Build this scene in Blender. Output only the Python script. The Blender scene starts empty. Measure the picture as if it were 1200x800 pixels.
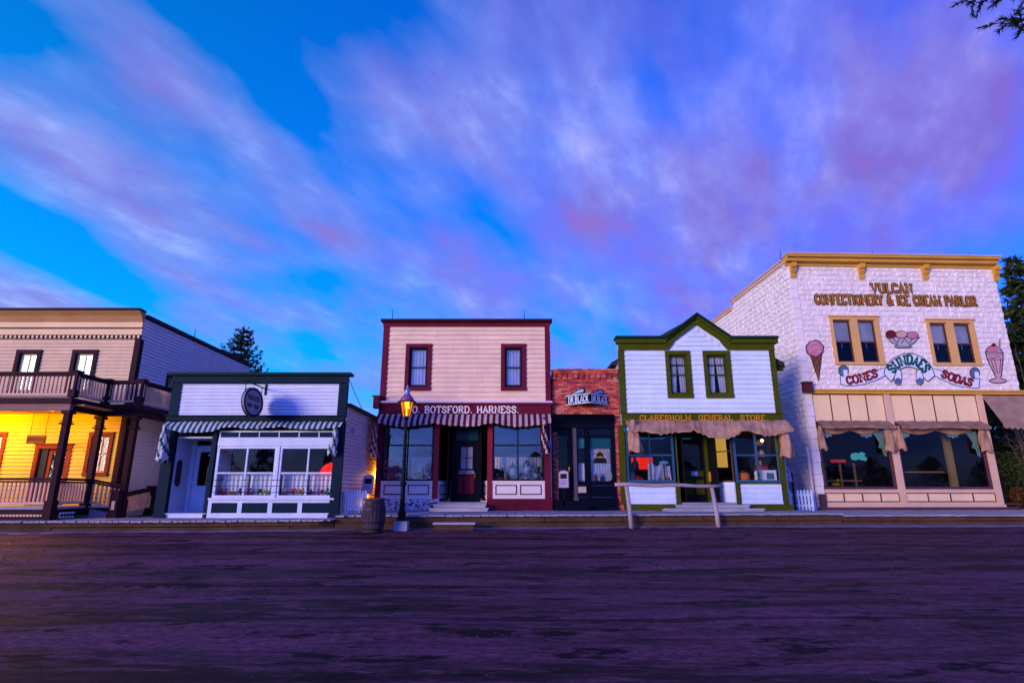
import bpy, bmesh, math, random
from mathutils import Vector, Matrix
random.seed(7)
C = bpy.data.collections.new('town'); bpy.context.scene.collection.children.link(C)
sc = bpy.context.scene
R = math.radians
# ---------------------------------------------------------------- camera model
F, PITCH, H = 670.0, R(14.4), 1.22
SP, CP = math.sin(PITCH), math.cos(PITCH)
def FW(v): return CP - ((400-v)/F)*SP
def S(v):
    y = (400-v)/F
    return (SP+y*CP)/(CP-y*SP)
def ZW(v, Y): return H + Y*S(v)                     # world height of image row v on a facade at distance Y
def XW(u, v, Y): return (u-600)/F/FW(v)*Y           # world x of image column u on that facade

# ---------------------------------------------------------------- materials
def nodes(name):
    m = bpy.data.materials.new(name); m.use_nodes = True
    n = m.node_tree; n.nodes.clear()
    out = n.nodes.new('ShaderNodeOutputMaterial')
    return m, n, out
def N(t, kind, **kw):
    x = t.nodes.new(kind)
    for k, v in kw.items():
        if k.startswith('i_'):
            key = k[2:]
            x.inputs[int(key) if key.isdigit() else key.replace('_', ' ')].default_value = v
        else: setattr(x, k, v)
    return x
def rgba(c): return (c[0], c[1], c[2], 1)
def mixc(t, fac, a, b, mode='MIX'):
    m = N(t, 'ShaderNodeMix', data_type='RGBA', blend_type=mode)
    for i, v in ((0, fac), (6, a), (7, b)):
        if hasattr(v, 'is_output'): t.links.new(v, m.inputs[i])
        else: m.inputs[i].default_value = v if i == 0 else rgba(v)
    return m.outputs[2]
def ramp(t, fac, stops):
    r = N(t, 'ShaderNodeValToRGB'); e = r.color_ramp.elements
    while len(e) < len(stops): e.new(.5)
    for k, (p, c) in enumerate(stops):
        e[k].position = p; e[k].color = rgba(c) if hasattr(c, '__len__') else (c, c, c, 1)
    t.links.new(fac, r.inputs[0]); return r.outputs[0]
def mth(t, op, a, b=None):
    m = N(t, 'ShaderNodeMath', operation=op)
    for i, v in ((0, a), (1, b)):
        if v is None: continue
        if hasattr(v, 'is_output'): t.links.new(v, m.inputs[i])
        else: m.inputs[i].default_value = v
    return m.outputs[0]
def coords(t, scale=(1,1,1)):
    tc = N(t, 'ShaderNodeTexCoord'); mp = N(t, 'ShaderNodeMapping'); mp.inputs['Scale'].default_value = scale
    t.links.new(tc.outputs['Object'], mp.inputs[0]); return mp.outputs[0]
def noise(t, co, scale, detail=4, rough=.6):
    n = N(t, 'ShaderNodeTexNoise'); n.inputs['Scale'].default_value = scale
    n.inputs['Detail'].default_value = detail; n.inputs['Roughness'].default_value = rough
    t.links.new(co, n.inputs['Vector']); return n.outputs['Fac']
MATS = {}
def paint(name, col, rough=.55, var=.25, chips=None, chip_amt=.0, grain=(3,3,14), bump=.15, metal=0, spec=.06, streak=0):
    """weathered paint / wood / metal: soft tone drift, fine grain and optional chips of another colour"""
    if name in MATS: return MATS[name]
    m, t, out = nodes(name)
    b = N(t, 'ShaderNodeBsdfPrincipled'); b.inputs['Roughness'].default_value = rough if (rough < .36 or metal) else max(rough, .62)
    b.inputs['Metallic'].default_value = metal; b.inputs['Specular IOR Level'].default_value = spec
    co = coords(t); n1 = noise(t, co, 1.3, 5); n2 = noise(t, coords(t, grain), 6, 4)
    lo = tuple(c*(1-var*1.5) for c in col); hi = tuple(min(1, c*(1+var*.6)) for c in col)
    c1 = mixc(t, ramp(t, n1, [(.3, 0), (.7, 1)]), lo, hi)
    c2 = mixc(t, ramp(t, n2, [(.35, 0), (.7, 1)]), tuple(c*(1-var) for c in col), c1)
    if chips:
        n3 = noise(t, coords(t, (2,2,3)), 5, 6, .7)
        c2 = mixc(t, ramp(t, n3, [(.62-chip_amt, 0), (.645-chip_amt, 1)]), c2, chips)
    if streak:      # rain streaks and grime washed down the boards
        c2 = mixc(t, mth(t, 'MULTIPLY', ramp(t, noise(t, coords(t, (1,1,.09)), 5.5, 5, .65), [(.50, 0), (.68, 1)]), streak), c2, tuple(c*.45 for c in col))
    t.links.new(c2, b.inputs['Base Color'])
    if bump:
        bp = N(t, 'ShaderNodeBump'); bp.inputs['Strength'].default_value = bump; bp.inputs['Distance'].default_value = .01
        t.links.new(n2, bp.inputs['Height']); t.links.new(bp.outputs[0], b.inputs['Normal'])
    t.links.new(b.outputs[0], out.inputs[0]); MATS[name] = m; return m
def emit(name, col, strength):
    if name in MATS: return MATS[name]
    m, t, out = nodes(name); e = N(t, 'ShaderNodeEmission'); e.inputs[0].default_value = rgba(col); e.inputs[1].default_value = strength
    t.links.new(e.outputs[0], out.inputs[0]); MATS[name] = m; return m
def glassmat(name, tint, base_refl=.06, rough=.02):
    m, t, out = nodes(name)
    tr = N(t, 'ShaderNodeBsdfTransparent'); tr.inputs[0].default_value = rgba(tint)
    gl = N(t, 'ShaderNodeBsdfGlossy'); gl.inputs['Roughness'].default_value = rough; gl.inputs[0].default_value = (.95,.95,.95,1)
    lw = N(t, 'ShaderNodeFresnel'); lw.inputs[0].default_value = 1.5
    co = coords(t); bp = N(t, 'ShaderNodeBump'); bp.inputs['Strength'].default_value = .12; bp.inputs['Distance'].default_value = .02
    t.links.new(noise(t, co, 1.6, 2), bp.inputs['Height']); t.links.new(bp.outputs[0], gl.inputs['Normal'])
    fac = mth(t, 'ADD', lw.outputs[0], base_refl)
    mx = N(t, 'ShaderNodeMixShader'); t.links.new(fac, mx.inputs[0]); t.links.new(tr.outputs[0], mx.inputs[1]); t.links.new(gl.outputs[0], mx.inputs[2])
    t.links.new(mx.outputs[0], out.inputs[0]); MATS[name] = m; return m
def clothmat(name, col, var=.2, transl=.25):
    m, t, out = nodes(name)
    d = N(t, 'ShaderNodeBsdfDiffuse'); tl = N(t, 'ShaderNodeBsdfTranslucent')
    n1 = noise(t, coords(t), 2.2, 6); c = mixc(t, ramp(t, n1, [(.3, 0), (.7, 1)]), tuple(x*(1-var*1.6) for x in col), tuple(min(1, x*(1+var*.5)) for x in col))
    t.links.new(c, d.inputs[0]); t.links.new(c, tl.inputs[0])
    mx = N(t, 'ShaderNodeMixShader'); mx.inputs[0].default_value = transl
    t.links.new(d.outputs[0], mx.inputs[1]); t.links.new(tl.outputs[0], mx.inputs[2]); t.links.new(mx.outputs[0], out.inputs[0])
    MATS[name] = m; return m
def brickmat(name):
    m, t, out = nodes(name)
    b = N(t, 'ShaderNodeBsdfPrincipled'); b.inputs['Roughness'].default_value = .85
    tc = N(t, 'ShaderNodeTexCoord'); sp = N(t, 'ShaderNodeSeparateXYZ'); cb = N(t, 'ShaderNodeCombineXYZ')
    t.links.new(tc.outputs['Object'], sp.inputs[0])
    t.links.new(mth(t, 'ADD', sp.outputs[0], sp.outputs[1]), cb.inputs[0]); t.links.new(sp.outputs[2], cb.inputs[1])
    br = N(t, 'ShaderNodeTexBrick'); br.inputs['Scale'].default_value = 1; br.inputs['Brick Width'].default_value = .24
    br.inputs['Row Height'].default_value = .085; br.inputs['Mortar Size'].default_value = .009; br.inputs['Mortar Smooth'].default_value = .2
    br.inputs['Color1'].default_value = (0,0,0,1); br.inputs['Color2'].default_value = (1,1,1,1); br.inputs['Mortar'].default_value = (.5,.5,.5,1)
    t.links.new(cb.outputs[0], br.inputs['Vector'])
    tone = ramp(t, br.outputs['Color'], [(0, (.18,.016,.02)), (.35, (.55,.04,.03)), (.6, (.74,.07,.035)), (.8, (.80,.15,.07)), (.95, (.66,.20,.11)), (1, (.70,.34,.22))])
    tone = mixc(t, mth(t, 'MULTIPLY', noise(t, coords(t), 14, 4), .28), tone, (.09,.02,.03))
    col = mixc(t, br.outputs['Fac'], tone, (.10,.035,.035))
    t.links.new(col, b.inputs['Base Color'])
    bp = N(t, 'ShaderNodeBump'); bp.inputs['Strength'].default_value = .7; bp.inputs['Distance'].default_value = .02
    hh = mth(t, 'SUBTRACT', mth(t, 'MULTIPLY', noise(t, coords(t), 30, 3), .3), br.outputs['Fac'])
    t.links.new(hh, bp.inputs['Height']); t.links.new(bp.outputs[0], b.inputs['Normal'])
    t.links.new(b.outputs[0], out.inputs[0]); MATS[name] = m; return m
def leafmat(name, a, b_):
    m, t, out = nodes(name)
    d = N(t, 'ShaderNodeBsdfPrincipled'); d.inputs['Roughness'].default_value = .7; d.inputs['Specular IOR Level'].default_value = .15
    c = mixc(t, ramp(t, noise(t, coords(t), 1.1, 4), [(.35, 0), (.68, 1)]), a, b_)
    t.links.new(c, d.inputs['Base Color']); t.links.new(d.outputs[0], out.inputs[0]); MATS[name] = m; return m

# ---------------------------------------------------------------- object helpers
OFF = {}
def thing(name, label, cat, loc, group=None, rotz=0, off=None):
    o = bpy.data.objects.new(name, None); C.objects.link(o)
    o.location = loc; o.rotation_euler = (0,0,rotz); o.empty_display_size = .3
    o['label'] = label; o['category'] = cat
    if group: o['group'] = group
    OFF[o.name] = Vector(off if off is not None else loc)
    return o
def root_off(o):
    while o.parent: o = o.parent
    return OFF[o.name]
class Pl:
    """a wall plane: (along, outward, up) -> world"""
    def __init__(s, kind, c): s.k, s.c = kind, c
    def __call__(s, a, d, z):
        if s.k == 'F': return (a, s.c-d, z)
        if s.k == 'R': return (s.c+d, a, z)
        return (s.c-d, a, z)
class Pl2:
    """an oblique wall from p to q, outward to the right-hand side of p->q (towards -y for +x walls)"""
    def __init__(s, p, q):
        s.p = Vector((p[0], p[1])); e = Vector((q[0]-p[0], q[1]-p[1])); s.len = e.length; s.e = e.normalized(); s.n = Vector((s.e.y, -s.e.x))
    def __call__(s, a, d, z):
        r = s.p + s.e*a + s.n*d
        return (r.x, r.y, z)
class MB:
    def __init__(s): s.v, s.f, s.m = [], [], []
    def poly(s, pts, m=0):
        b = len(s.v); s.v += [tuple(p) for p in pts]; s.f.append(tuple(range(b, b+len(pts)))); s.m.append(m)
    def hexa(s, p, m=0):
        b = len(s.v); s.v += [tuple(q) for q in p]
        for f in ((0,1,2,3),(7,6,5,4),(0,4,5,1),(1,5,6,2),(2,6,7,3),(3,7,4,0)):
            s.f.append(tuple(b+i for i in f)); s.m.append(m)
    def box(s, x0, x1, y0, y1, z0, z1, m=0):
        s.hexa([(x0,y0,z0),(x1,y0,z0),(x1,y1,z0),(x0,y1,z0),(x0,y0,z1),(x1,y0,z1),(x1,y1,z1),(x0,y1,z1)], m)
    def pb(s, pl, a0, a1, d0, d1, z0, z1, m=0):
        s.hexa([pl(a0,d0,z0),pl(a1,d0,z0),pl(a1,d1,z0),pl(a0,d1,z0),pl(a0,d0,z1),pl(a1,d0,z1),pl(a1,d1,z1),pl(a0,d1,z1)], m)
    def prism(s, pl, poly, d0, d1, m=0):
        n = len(poly); b = len(s.v)
        s.v += [pl(a, d0, z) for a, z in poly] + [pl(a, d1, z) for a, z in poly]
        s.f.append(tuple(range(b, b+n))); s.f.append(tuple(range(b+2*n-1, b+n-1, -1))); s.m += [m, m]
        for i in range(n):
            j = (i+1) % n; s.f.append((b+i, b+n+i, b+n+j, b+j)); s.m.append(m)
    def extr(s, prof, a0, a1, m=0, pl=None):
        """profile of (outward, up) points swept along the wall from a0 to a1"""
        n = len(prof); b = len(s.v)
        s.v += [pl(a0, d, z) for d, z in prof] + [pl(a1, d, z) for d, z in prof]
        s.f.append(tuple(range(b, b+n))); s.f.append(tuple(range(b+2*n-1, b+n-1, -1))); s.m += [m, m]
        for i in range(n):
            j = (i+1) % n; s.f.append((b+i, b+n+i, b+n+j, b+j)); s.m.append(m)
    def beam(s, p, q, w, h, m=0):
        p, q = Vector(p), Vector(q); e = (q-p).normalized(); up = Vector((0,0,1))
        if abs(e.z) > .95: up = Vector((0,1,0))
        r = e.cross(up).normalized()*w/2; u = r.cross(e).normalized()*h/2
        s.hexa([p-r-u, p+r-u, p+r+u, p-r+u, q-r-u, q+r-u, q+r+u, q-r+u], m)
    def tube(s, pts, r, n=8, m=0):
        rs = r if hasattr(r, '__len__') else [r]*len(pts); P = [Vector(p) for p in pts]; b = len(s.v)
        for i, p in enumerate(P):
            e = (P[min(i+1, len(P)-1)]-P[max(i-1, 0)]).normalized()
            up = Vector((0,0,1)) if abs(e.z) < .9 else Vector((0,1,0))
            x = e.cross(up).normalized(); y = e.cross(x)
            for k in range(n):
                a = 2*math.pi*k/n; s.v.append(tuple(p + (x*math.cos(a)+y*math.sin(a))*rs[i]))
        for i in range(len(P)-1):
            for k in range(n):
                l = (k+1) % n; s.f.append((b+i*n+k, b+i*n+l, b+(i+1)*n+l, b+(i+1)*n+k)); s.m.append(m)
        s.f.append(tuple(b+k for k in range(n))); s.f.append(tuple(b+(len(P)-1)*n+k for k in range(n-1, -1, -1))); s.m += [m, m]
    def lathe(s, c, prof, n=16, m=0, ph=0):
        b = len(s.v)
        for r, z in prof:
            for k in range(n):
                a = 2*math.pi*k/n+ph; s.v.append((c[0]+r*math.cos(a), c[1]+r*math.sin(a), c[2]+z))
        for i in range(len(prof)-1):
            for k in range(n):
                l = (k+1) % n; s.f.append((b+i*n+k, b+i*n+l, b+(i+1)*n+l, b+(i+1)*n+k)); s.m.append(m)
        s.f.append(tuple(b+k for k in range(n-1, -1, -1))); s.f.append(tuple(b+(len(prof)-1)*n+k for k in range(n))); s.m += [m, m]
    def ball(s, c, r, n=10, sq=(1,1,1), m=0):
        b = len(s.v); k = n//2
        for i in range(k+1):
            th = math.pi*i/k
            for j in range(n):
                a = 2*math.pi*j/n
                s.v.append((c[0]+r*sq[0]*math.sin(th)*math.cos(a), c[1]+r*sq[1]*math.sin(th)*math.sin(a), c[2]+r*sq[2]*math.cos(th)))
        for i in range(k):
            for j in range(n):
                l = (j+1) % n; s.f.append((b+i*n+j, b+i*n+l, b+(i+1)*n+l, b+(i+1)*n+j)); s.m.append(m)
    def grid(s, fn, nu, nv, mf=None):
        b = len(s.v)
        for j in range(nv+1):
            for i in range(nu+1): s.v.append(tuple(fn(i/nu, j/nv)))
        w = nu+1
        for j in range(nv):
            for i in range(nu):
                s.f.append((b+j*w+i, b+j*w+i+1, b+(j+1)*w+i+1, b+(j+1)*w+i)); s.m.append(mf(i, j) if mf else 0)
    def build(s, name, mats, parent=None, smooth=False, label=None, solid=0, recalc=True):
        if not isinstance(mats, (list, tuple)): mats = [mats]
        off = root_off(parent) if parent else Vector((0,0,0))
        me = bpy.data.meshes.new(name); me.from_pydata([(x-off.x, y-off.y, z-off.z) for x, y, z in s.v], [], s.f)
        for mm in mats: me.materials.append(mm)
        me.polygons.foreach_set('material_index', s.m)
        if recalc:
            bm = bmesh.new(); bm.from_mesh(me); bmesh.ops.recalc_face_normals(bm, faces=bm.faces); bm.to_mesh(me); bm.free()
        if smooth: me.polygons.foreach_set('use_smooth', [True]*len(me.polygons))
        me.update(); o = bpy.data.objects.new(name, me); C.objects.link(o)
        if solid:
            md = o.modifiers.new('thickness', 'SOLIDIFY'); md.thickness = solid; md.offset = 0
        if parent: o.parent = parent
        if label: o['label'] = label
        return o
def solo(name, mb, mats, label, cat, loc, group=None, smooth=False, rotz=0, off=None, **k):
    """a thing that is one mesh"""
    o = mb.build(name, mats, None, smooth, **k); off = Vector(off if off is not None else loc)
    for v in o.data.vertices: v.co -= off
    o.location = loc; o.rotation_euler = (0,0,rotz); o['label'] = label; o['category'] = cat
    if group: o['group'] = group
    OFF[o.name] = off
    return o
def kind(o, k): o['kind'] = k; return o

# ---------------------------------------------------------------- wall skins
def cut(a0, a1, holes, z0, z1):
    iv = [(a0, a1)]
    for h in holes:
        if h[2] < z1-1e-4 and h[3] > z0+1e-4:
            nx = []
            for (p, q) in iv:
                if h[1] <= p or h[0] >= q: nx.append((p, q)); continue
                if h[0] > p: nx.append((p, h[0]))
                if h[1] < q: nx.append((h[1], q))
            iv = nx
    return [(p, q) for p, q in iv if q-p > .004]
def siding(mb, pl, a0, a1, z0, z1, step, lip=.03, holes=(), clip=None, m=0):
    lip *= 1.5; zs = {round(z0, 4), round(z1, 4)}; k = 0
    while z0+k*step < z1: zs.add(round(z0+k*step, 4)); k += 1
    for h in holes:
        for z in (h[2], h[3]):
            if z0 < z < z1: zs.add(round(z, 4))
    zs = sorted(zs)
    def d(z, up):
        f = ((z-z0)/step) % 1.0
        if up and (f < 1e-3 or f > 1-1e-3): f = 1.0
        elif f > 1-1e-3: f = 0
        return .002+lip*(1-f)
    for p, q in zip(zs[:-1], zs[1:]):
        if q-p < .002: continue
        l, r = (a0, a1) if not clip else clip((p+q)/2)
        if r-l < .01: continue
        for (x0, x1) in cut(l, r, holes, p, q):
            # individual boards butt at random joints
            js = [x0]; 
            x = x0+random.uniform(1.2, 4.2)
            while x < x1-.4: js.append(x); x += random.uniform(2.2, 4.4)
            js.append(x1)
            for j0, j1 in zip(js[:-1], js[1:]):
                w = random.uniform(-.0025, .0025); db, dt = d(p, False)+w, d(q, True)
                mb.poly([pl(j0+.001,db,p), pl(j1-.001,db,p), pl(j1-.001,dt,q), pl(j0+.001,dt,q)], m)
                if db > lip*.7: mb.poly([pl(j0,0,p), pl(j1,0,p), pl(j1,db,p), pl(j0,db,p)], m)
def backing(mb, pl, a0, a1, z0, z1, holes=(), d0=-.12, d1=-.004, m=0):
    zs = sorted({z0, z1} | {z for h in holes for z in h[2:4] if z0 < z < z1})
    for p, q in zip(zs[:-1], zs[1:]):
        for x0, x1 in cut(a0, a1, holes, p, q): mb.pb(pl, x0, x1, d0, d1, p, q, m)
def rockface(mb, pl, a0, a1, z0, z1, holes=(), bw=.5, bh=.235, clip=None):
    k = 0; z = z0
    rnd = random.Random(3)
    while z < z1-.02:
        zt = min(z+bh, z1); l, r = (a0, a1) if not clip else clip((z+zt)/2)
        x = l-(bw/2 if k % 2 else 0)
        while x < r:
            b0, b1 = max(l, x), min(r, x+bw*rnd.choice((1,1,.8,1.2))); x = b1 if b1 > b0 else x+bw
            # a block may be split by an opening
            zcuts = sorted({z, zt} | {q for h in holes for q in h[2:4] if z < q < zt and h[0] < b1 and h[1] > b0})
            for p, q in zip(zcuts[:-1], zcuts[1:]):
                for s0, s1 in cut(b0, b1, holes, p, q):
                    U = [0,.05,.3,.62,.95,1]; V = [0,.1,.45,.9,1]
                    hh = [[0 if i in (0,5) or j in (0,4) else rnd.uniform(.018,.05) for i in range(6)] for j in range(5)]
                    b = len(mb.v)
                    for j in range(5):
                        for i in range(6): mb.v.append(pl(s0+(s1-s0)*U[i], .001+hh[j][i], p+(q-p)*V[j]))
                    for j in range(4):
                        for i in range(5): mb.f.append((b+j*6+i, b+j*6+i+1, b+(j+1)*6+i+1, b+(j+1)*6+i)); mb.m.append(0)
            if b1 >= r: break
        z = zt; k += 1

# ---------------------------------------------------------------- letters: slab serif strokes
def arc(cx, cy, rx, ry, a0, a1, n=10): return [(cx+rx*math.cos(R(a0+(a1-a0)*i/n)), cy+ry*math.sin(R(a0+(a1-a0)*i/n))) for i in range(n+1)]
Sx = [(.62,.74),(.55,.92),(.36,1),(.17,.93),(.09,.75),(.18,.6),(.36,.52),(.56,.42),(.65,.25),(.56,.07),(.36,0),(.16,.07),(.08,.26)]
GL = {
 'A': (.78, [[(.06,0),(.39,1),(.72,0)],[(.2,.34),(.58,.34)]], [(.06,0),(.72,0)]),
 'B': (.74, [[(.12,0),(.12,1)],[(.12,1),(.4,1)]+arc(.4,.77,.22,.23,90,-90,6)+[(.12,.54)],[(.12,.5),(.42,.5)]+arc(.42,.25,.25,.25,90,-90,6)+[(.12,0)]], [(.08,0),(.08,1)]),
 'C': (.74, [arc(.4,.5,.33,.5,42,318,14)], [(.64,.84),(.64,.16)]),
 'D': (.8, [[(.12,0),(.12,1)],[(.12,1),(.36,1)]+arc(.36,.5,.36,.5,90,-90,9)+[(.12,0)]], [(.08,0),(.08,1)]),
 'E': (.7, [[(.12,0),(.12,1)],[(.12,1),(.62,1),(.62,.82)],[(.12,.52),(.48,.52)],[(.12,0),(.64,0),(.64,.18)]], [(.08,0),(.08,1)]),
 'F': (.68, [[(.12,0),(.12,1)],[(.12,1),(.62,1),(.62,.82)],[(.12,.52),(.48,.52)]], [(.12,0),(.08,1)]),
 'G': (.8, [arc(.42,.5,.34,.5,42,318,14)+[(.68,.2),(.68,.46),(.46,.46)]], [(.66,.84)]),
 'H': (.84, [[(.14,0),(.14,1)],[(.7,0),(.7,1)],[(.14,.5),(.7,.5)]], [(.14,0),(.14,1),(.7,0),(.7,1)]),
 'I': (.38, [[(.19,0),(.19,1)]], [(.19,0),(.19,1)]),
 'K': (.82, [[(.14,0),(.14,1)],[(.66,1),(.16,.45)],[(.32,.6),(.7,0)]], [(.14,0),(.14,1),(.66,1),(.7,0)]),
 'L': (.68, [[(.14,0),(.14,1)],[(.14,0),(.62,0),(.62,.2)]], [(.12,0),(.14,1)]),
 'M': (1.0, [[(.14,0),(.14,1),(.5,.2),(.86,1),(.86,0)]], [(.14,0),(.1,1),(.9,1),(.86,0)]),
 'N': (.86, [[(.14,0),(.14,1),(.72,0),(.72,1)]], [(.14,0),(.1,1),(.72,1)]),
 'O': (.84, [arc(.42,.5,.34,.5,90,450,18)], []),
 'P': (.72, [[(.12,0),(.12,1)],[(.12,1),(.4,1)]+arc(.4,.74,.25,.26,90,-90,7)+[(.12,.48)]], [(.12,0),(.08,1)]),
 'R': (.8, [[(.12,0),(.12,1)],[(.12,1),(.4,1)]+arc(.4,.75,.24,.25,90,-90,7)+[(.12,.5)],[(.38,.5),(.7,0)]], [(.12,0),(.08,1),(.72,0)]),
 'S': (.74, [Sx], [(.62,.8),(.08,.2)]),
 'T': (.76, [[(.38,0),(.38,1)],[(.06,.8),(.06,1),(.7,1),(.7,.8)]], [(.38,0)]),
 'U': (.84, [[(.14,1),(.14,.3)]+arc(.42,.3,.28,.3,180,360,8)+[(.7,1)]], [(.14,1),(.7,1)]),
 'V': (.78, [[(.06,1),(.39,0),(.72,1)]], [(.06,1),(.72,1)]),
 'Y': (.78, [[(.06,1),(.39,.48),(.72,1)],[(.39,.5),(.39,0)]], [(.06,1),(.72,1),(.39,0)]),
 '&': (.86, [[(.8,0),(.24,.66),(.24,.85),(.36,1),(.5,.92),(.5,.74),(.16,.42),(.1,.2),(.26,0),(.48,.02),(.76,.4)]], [(.8,0),(.76,.42)]),
 '.': (.3, [[(.08,.06),(.22,.06)]], []), ' ': (.5, [], []),
}
def stroke(mb, pl, pts, w, d, m=0, th=.004, close=False):
    """a flat ribbon along pts (already in wall coordinates)"""
    P = [Vector(p) for p in pts]; n = len(P); L, Rr = [], []
    for i in range(n):
        if close: a, b = P[(i-1) % n], P[(i+1) % n]
        else: a, b = P[max(i-1, 0)], P[min(i+1, n-1)]
        e1 = (P[i]-a); e2 = (b-P[i])
        if e1.length < 1e-7: e1 = e2
        if e2.length < 1e-7: e2 = e1
        e1 = e1.normalized(); e2 = e2.normalized(); t = (e1+e2)
        t = t.normalized() if t.length > 1e-5 else e1
        nn = Vector((-t.y, t.x)); k = min(1.9, 1/max(.4, abs(nn.dot(Vector((-e1.y, e1.x))))))
        L.append(P[i]+nn*w/2*k); Rr.append(P[i]-nn*w/2*k)
    for i in range(n if close else n-1):
        j = (i+1) % n; q = [L[i], Rr[i], Rr[j], L[j]]
        mb.hexa([pl(v.x, d, v.y) for v in q]+[pl(v.x, d+th, v.y) for v in q], m)
TRACK = .10
def text_w(s): return sum(GL[c][0]+TRACK for c in s)-TRACK
def text(mb, pl, s, place, w=.13, d=.004, m=0, serif=.2, grow=0):
    """place(x, y): glyph space (x along in cap heights, y 0..1) -> wall coordinates"""
    x = 0; k = 0
    o = Vector(place(0, 0)); unit = (Vector(place(0, 1))-o).length
    for ch in s:
        wd, st, se = GL[ch]
        for ps in st:
            fine = []
            for a, b in zip(ps[:-1], ps[1:]): fine += [a]
            fine.append(ps[-1]); k += 1
            stroke(mb, pl, [place(x+p[0], p[1]) for p in fine], (w+grow)*unit, d+.0006*(k % 7), m)
        for (sx, sy) in se:
            k += 1; q = .04 if sy < .5 else -.04
            stroke(mb, pl, [place(x+sx-serif/2-grow*.5, sy+q), place(x+sx+serif/2+grow*.5, sy+q)], (w*.72+grow)*unit, d+.0006*(k % 7)+.0003, m)
        x += wd+TRACK
def line_text(mb, pl, s, a0, a1, z0, z1, **k):
    """fit a line of text between a0..a1 with cap height z0..z1"""
    f = (a1-a0)/text_w(s); text(mb, pl, s, lambda x, y: (a0+x*f, z0+y*(z1-z0)), **k)

def word_parts(parent, mat, pl, s, a0, a1, z0, z1, **k):
    """a line of text, one lettering part for each word"""
    f = (a1-a0)/text_w(s); x = 0
    for w in s.split(' '):
        b = MB(); text(b, pl, w, lambda px, y: (a0+(x+px)*f, z0+y*(z1-z0)), **k); b.build('lettering', mat, parent)
        x += text_w(w)+TRACK+GL[' '][0]+TRACK
# ---------------------------------------------------------------- materials used by the street
M_lil = paint('lilac_white_paint', (.66,.68,.80), chips=(.30,.27,.27), chip_amt=-.012, var=.17, grain=(.12,.12,.9), streak=.13)
M_white = paint('white_paint', (.66,.72,.82), chips=(.34,.30,.30), chip_amt=-.012, var=.15, grain=(.12,.12,.9), streak=.13)
M_pink = paint('pinkish_cream_siding', (.86,.58,.41), var=.18, chips=(.36,.25,.22), chip_amt=-.02, grain=(.12,.12,.9), streak=.13)
M_maroon = paint('maroon_paint', (.15,.010,.030), rough=.4, var=.3)
M_red = paint('brick_red_paint', (.24,.018,.035), rough=.4, var=.25)
M_dark = paint('black_brown_paint', (.012,.009,.014), rough=.35, var=.3)
M_teal = paint('dark_teal_paint', (.006,.021,.040), rough=.4, var=.35)
M_greencap = paint('green_black_metal', (.006,.035,.025), rough=.4)
M_navy = paint('navy_black_paint', (.004,.005,.014), rough=.35, var=.4)
M_olive = paint('olive_green_paint', (.070,.078,.004), rough=.45, var=.3)
M_oliveD = paint('dark_olive_paint', (.05,.06,.008), rough=.45, var=.3)
M_blue = paint('blue_window_paint', (.025,.11,.23), rough=.4, var=.3)
M_tan = paint('tan_siding', (.76,.52,.31), var=.16, chips=(.3,.2,.16), chip_amt=-.02, grain=(.12,.12,.9), streak=.13)
M_plum = paint('plum_brown_paint', (.040,.009,.017), rough=.4, var=.35)
M_ochre = paint('ochre_cornice_paint', (.56,.28,.11), rough=.5, var=.22)
M_cream = paint('cream_panel_paint', (.88,.59,.32), rough=.5, var=.13)
M_yellow = paint('mustard_trim_paint', (.68,.34,.06), rough=.5, var=.2)
M_sand = paint('sand_window_paint', (.70,.38,.13), rough=.5, var=.16)
M_mauve = paint('mauve_brown_paint', (.11,.045,.06), rough=.5, var=.3)
M_rose = paint('dusty_rose_paint', (.72,.43,.28), rough=.5, var=.15)
M_rock = paint('painted_block_stone', (.86,.72,.66), rough=.7, var=.16, bump=.4, grain=(.35,.35,.7), streak=.13)
M_brick = brickmat('red_brick')
M_deck = paint('grey_plank_wood', (.42,.37,.40), rough=.8, var=.35, grain=(14,1.2,4), bump=.4)
M_fascia = paint('brown_plank_wood', (.13,.065,.04), rough=.85, var=.45, grain=(1.2,6,14), bump=.5)
M_rail = paint('barked_log_wood', (.46,.34,.36), rough=.8, var=.35, grain=(6,6,1.5), bump=.4)
M_iron = paint('black_iron', (.010,.009,.012), rough=.45, metal=.3)
M_zinc = paint('grey_metal', (.26,.26,.32), rough=.4, metal=.7)
M_conc = paint('concrete', (.36,.36,.42), rough=.9, var=.3)
M_roof = paint('roof_felt', (.04,.035,.04), rough=.9)
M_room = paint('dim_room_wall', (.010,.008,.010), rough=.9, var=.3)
M_roomw = paint('room_plaster', (.30,.22,.16), rough=.9, var=.2)
M_gold = paint('gold_leaf', (.62,.30,.04), rough=.4)
M_orange = paint('orange_letter_paint', (.62,.24,.02), rough=.5, var=.1)
M_letw = paint('cream_letter_paint', (.80,.70,.66), rough=.5, var=.06)
M_letd = paint('dark_letter_paint', (.035,.018,.014), rough=.5)
M_letr = paint('red_letter_paint', (.30,.010,.012), rough=.5, var=.1)
M_letg = paint('green_letter_paint', (.0,.09,.08), rough=.5, var=.1)
M_lace = clothmat('lace_curtain', (.90,.90,.95), var=.1, transl=.35)
M_cream_c = clothmat('cream_curtain', (.88,.74,.66), transl=.3)
M_shade = clothmat('pale_roller_blind', (.72,.68,.66), transl=.15)
M_tealblind = clothmat('teal_roller_blind', (.01,.17,.17), transl=.15)
M_canvas = clothmat('dusty_rose_canvas', (.56,.30,.19), var=.3)
M_canvasb = clothmat('brown_canvas', (.40,.22,.15), var=.25)
M_stw = clothmat('awning_white_stripe', (.62,.58,.62), var=.15)
M_stc = clothmat('awning_cream_stripe', (.62,.46,.40), var=.18)
M_stt = clothmat('awning_teal_stripe', (.012,.10,.12), var=.2)
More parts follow.
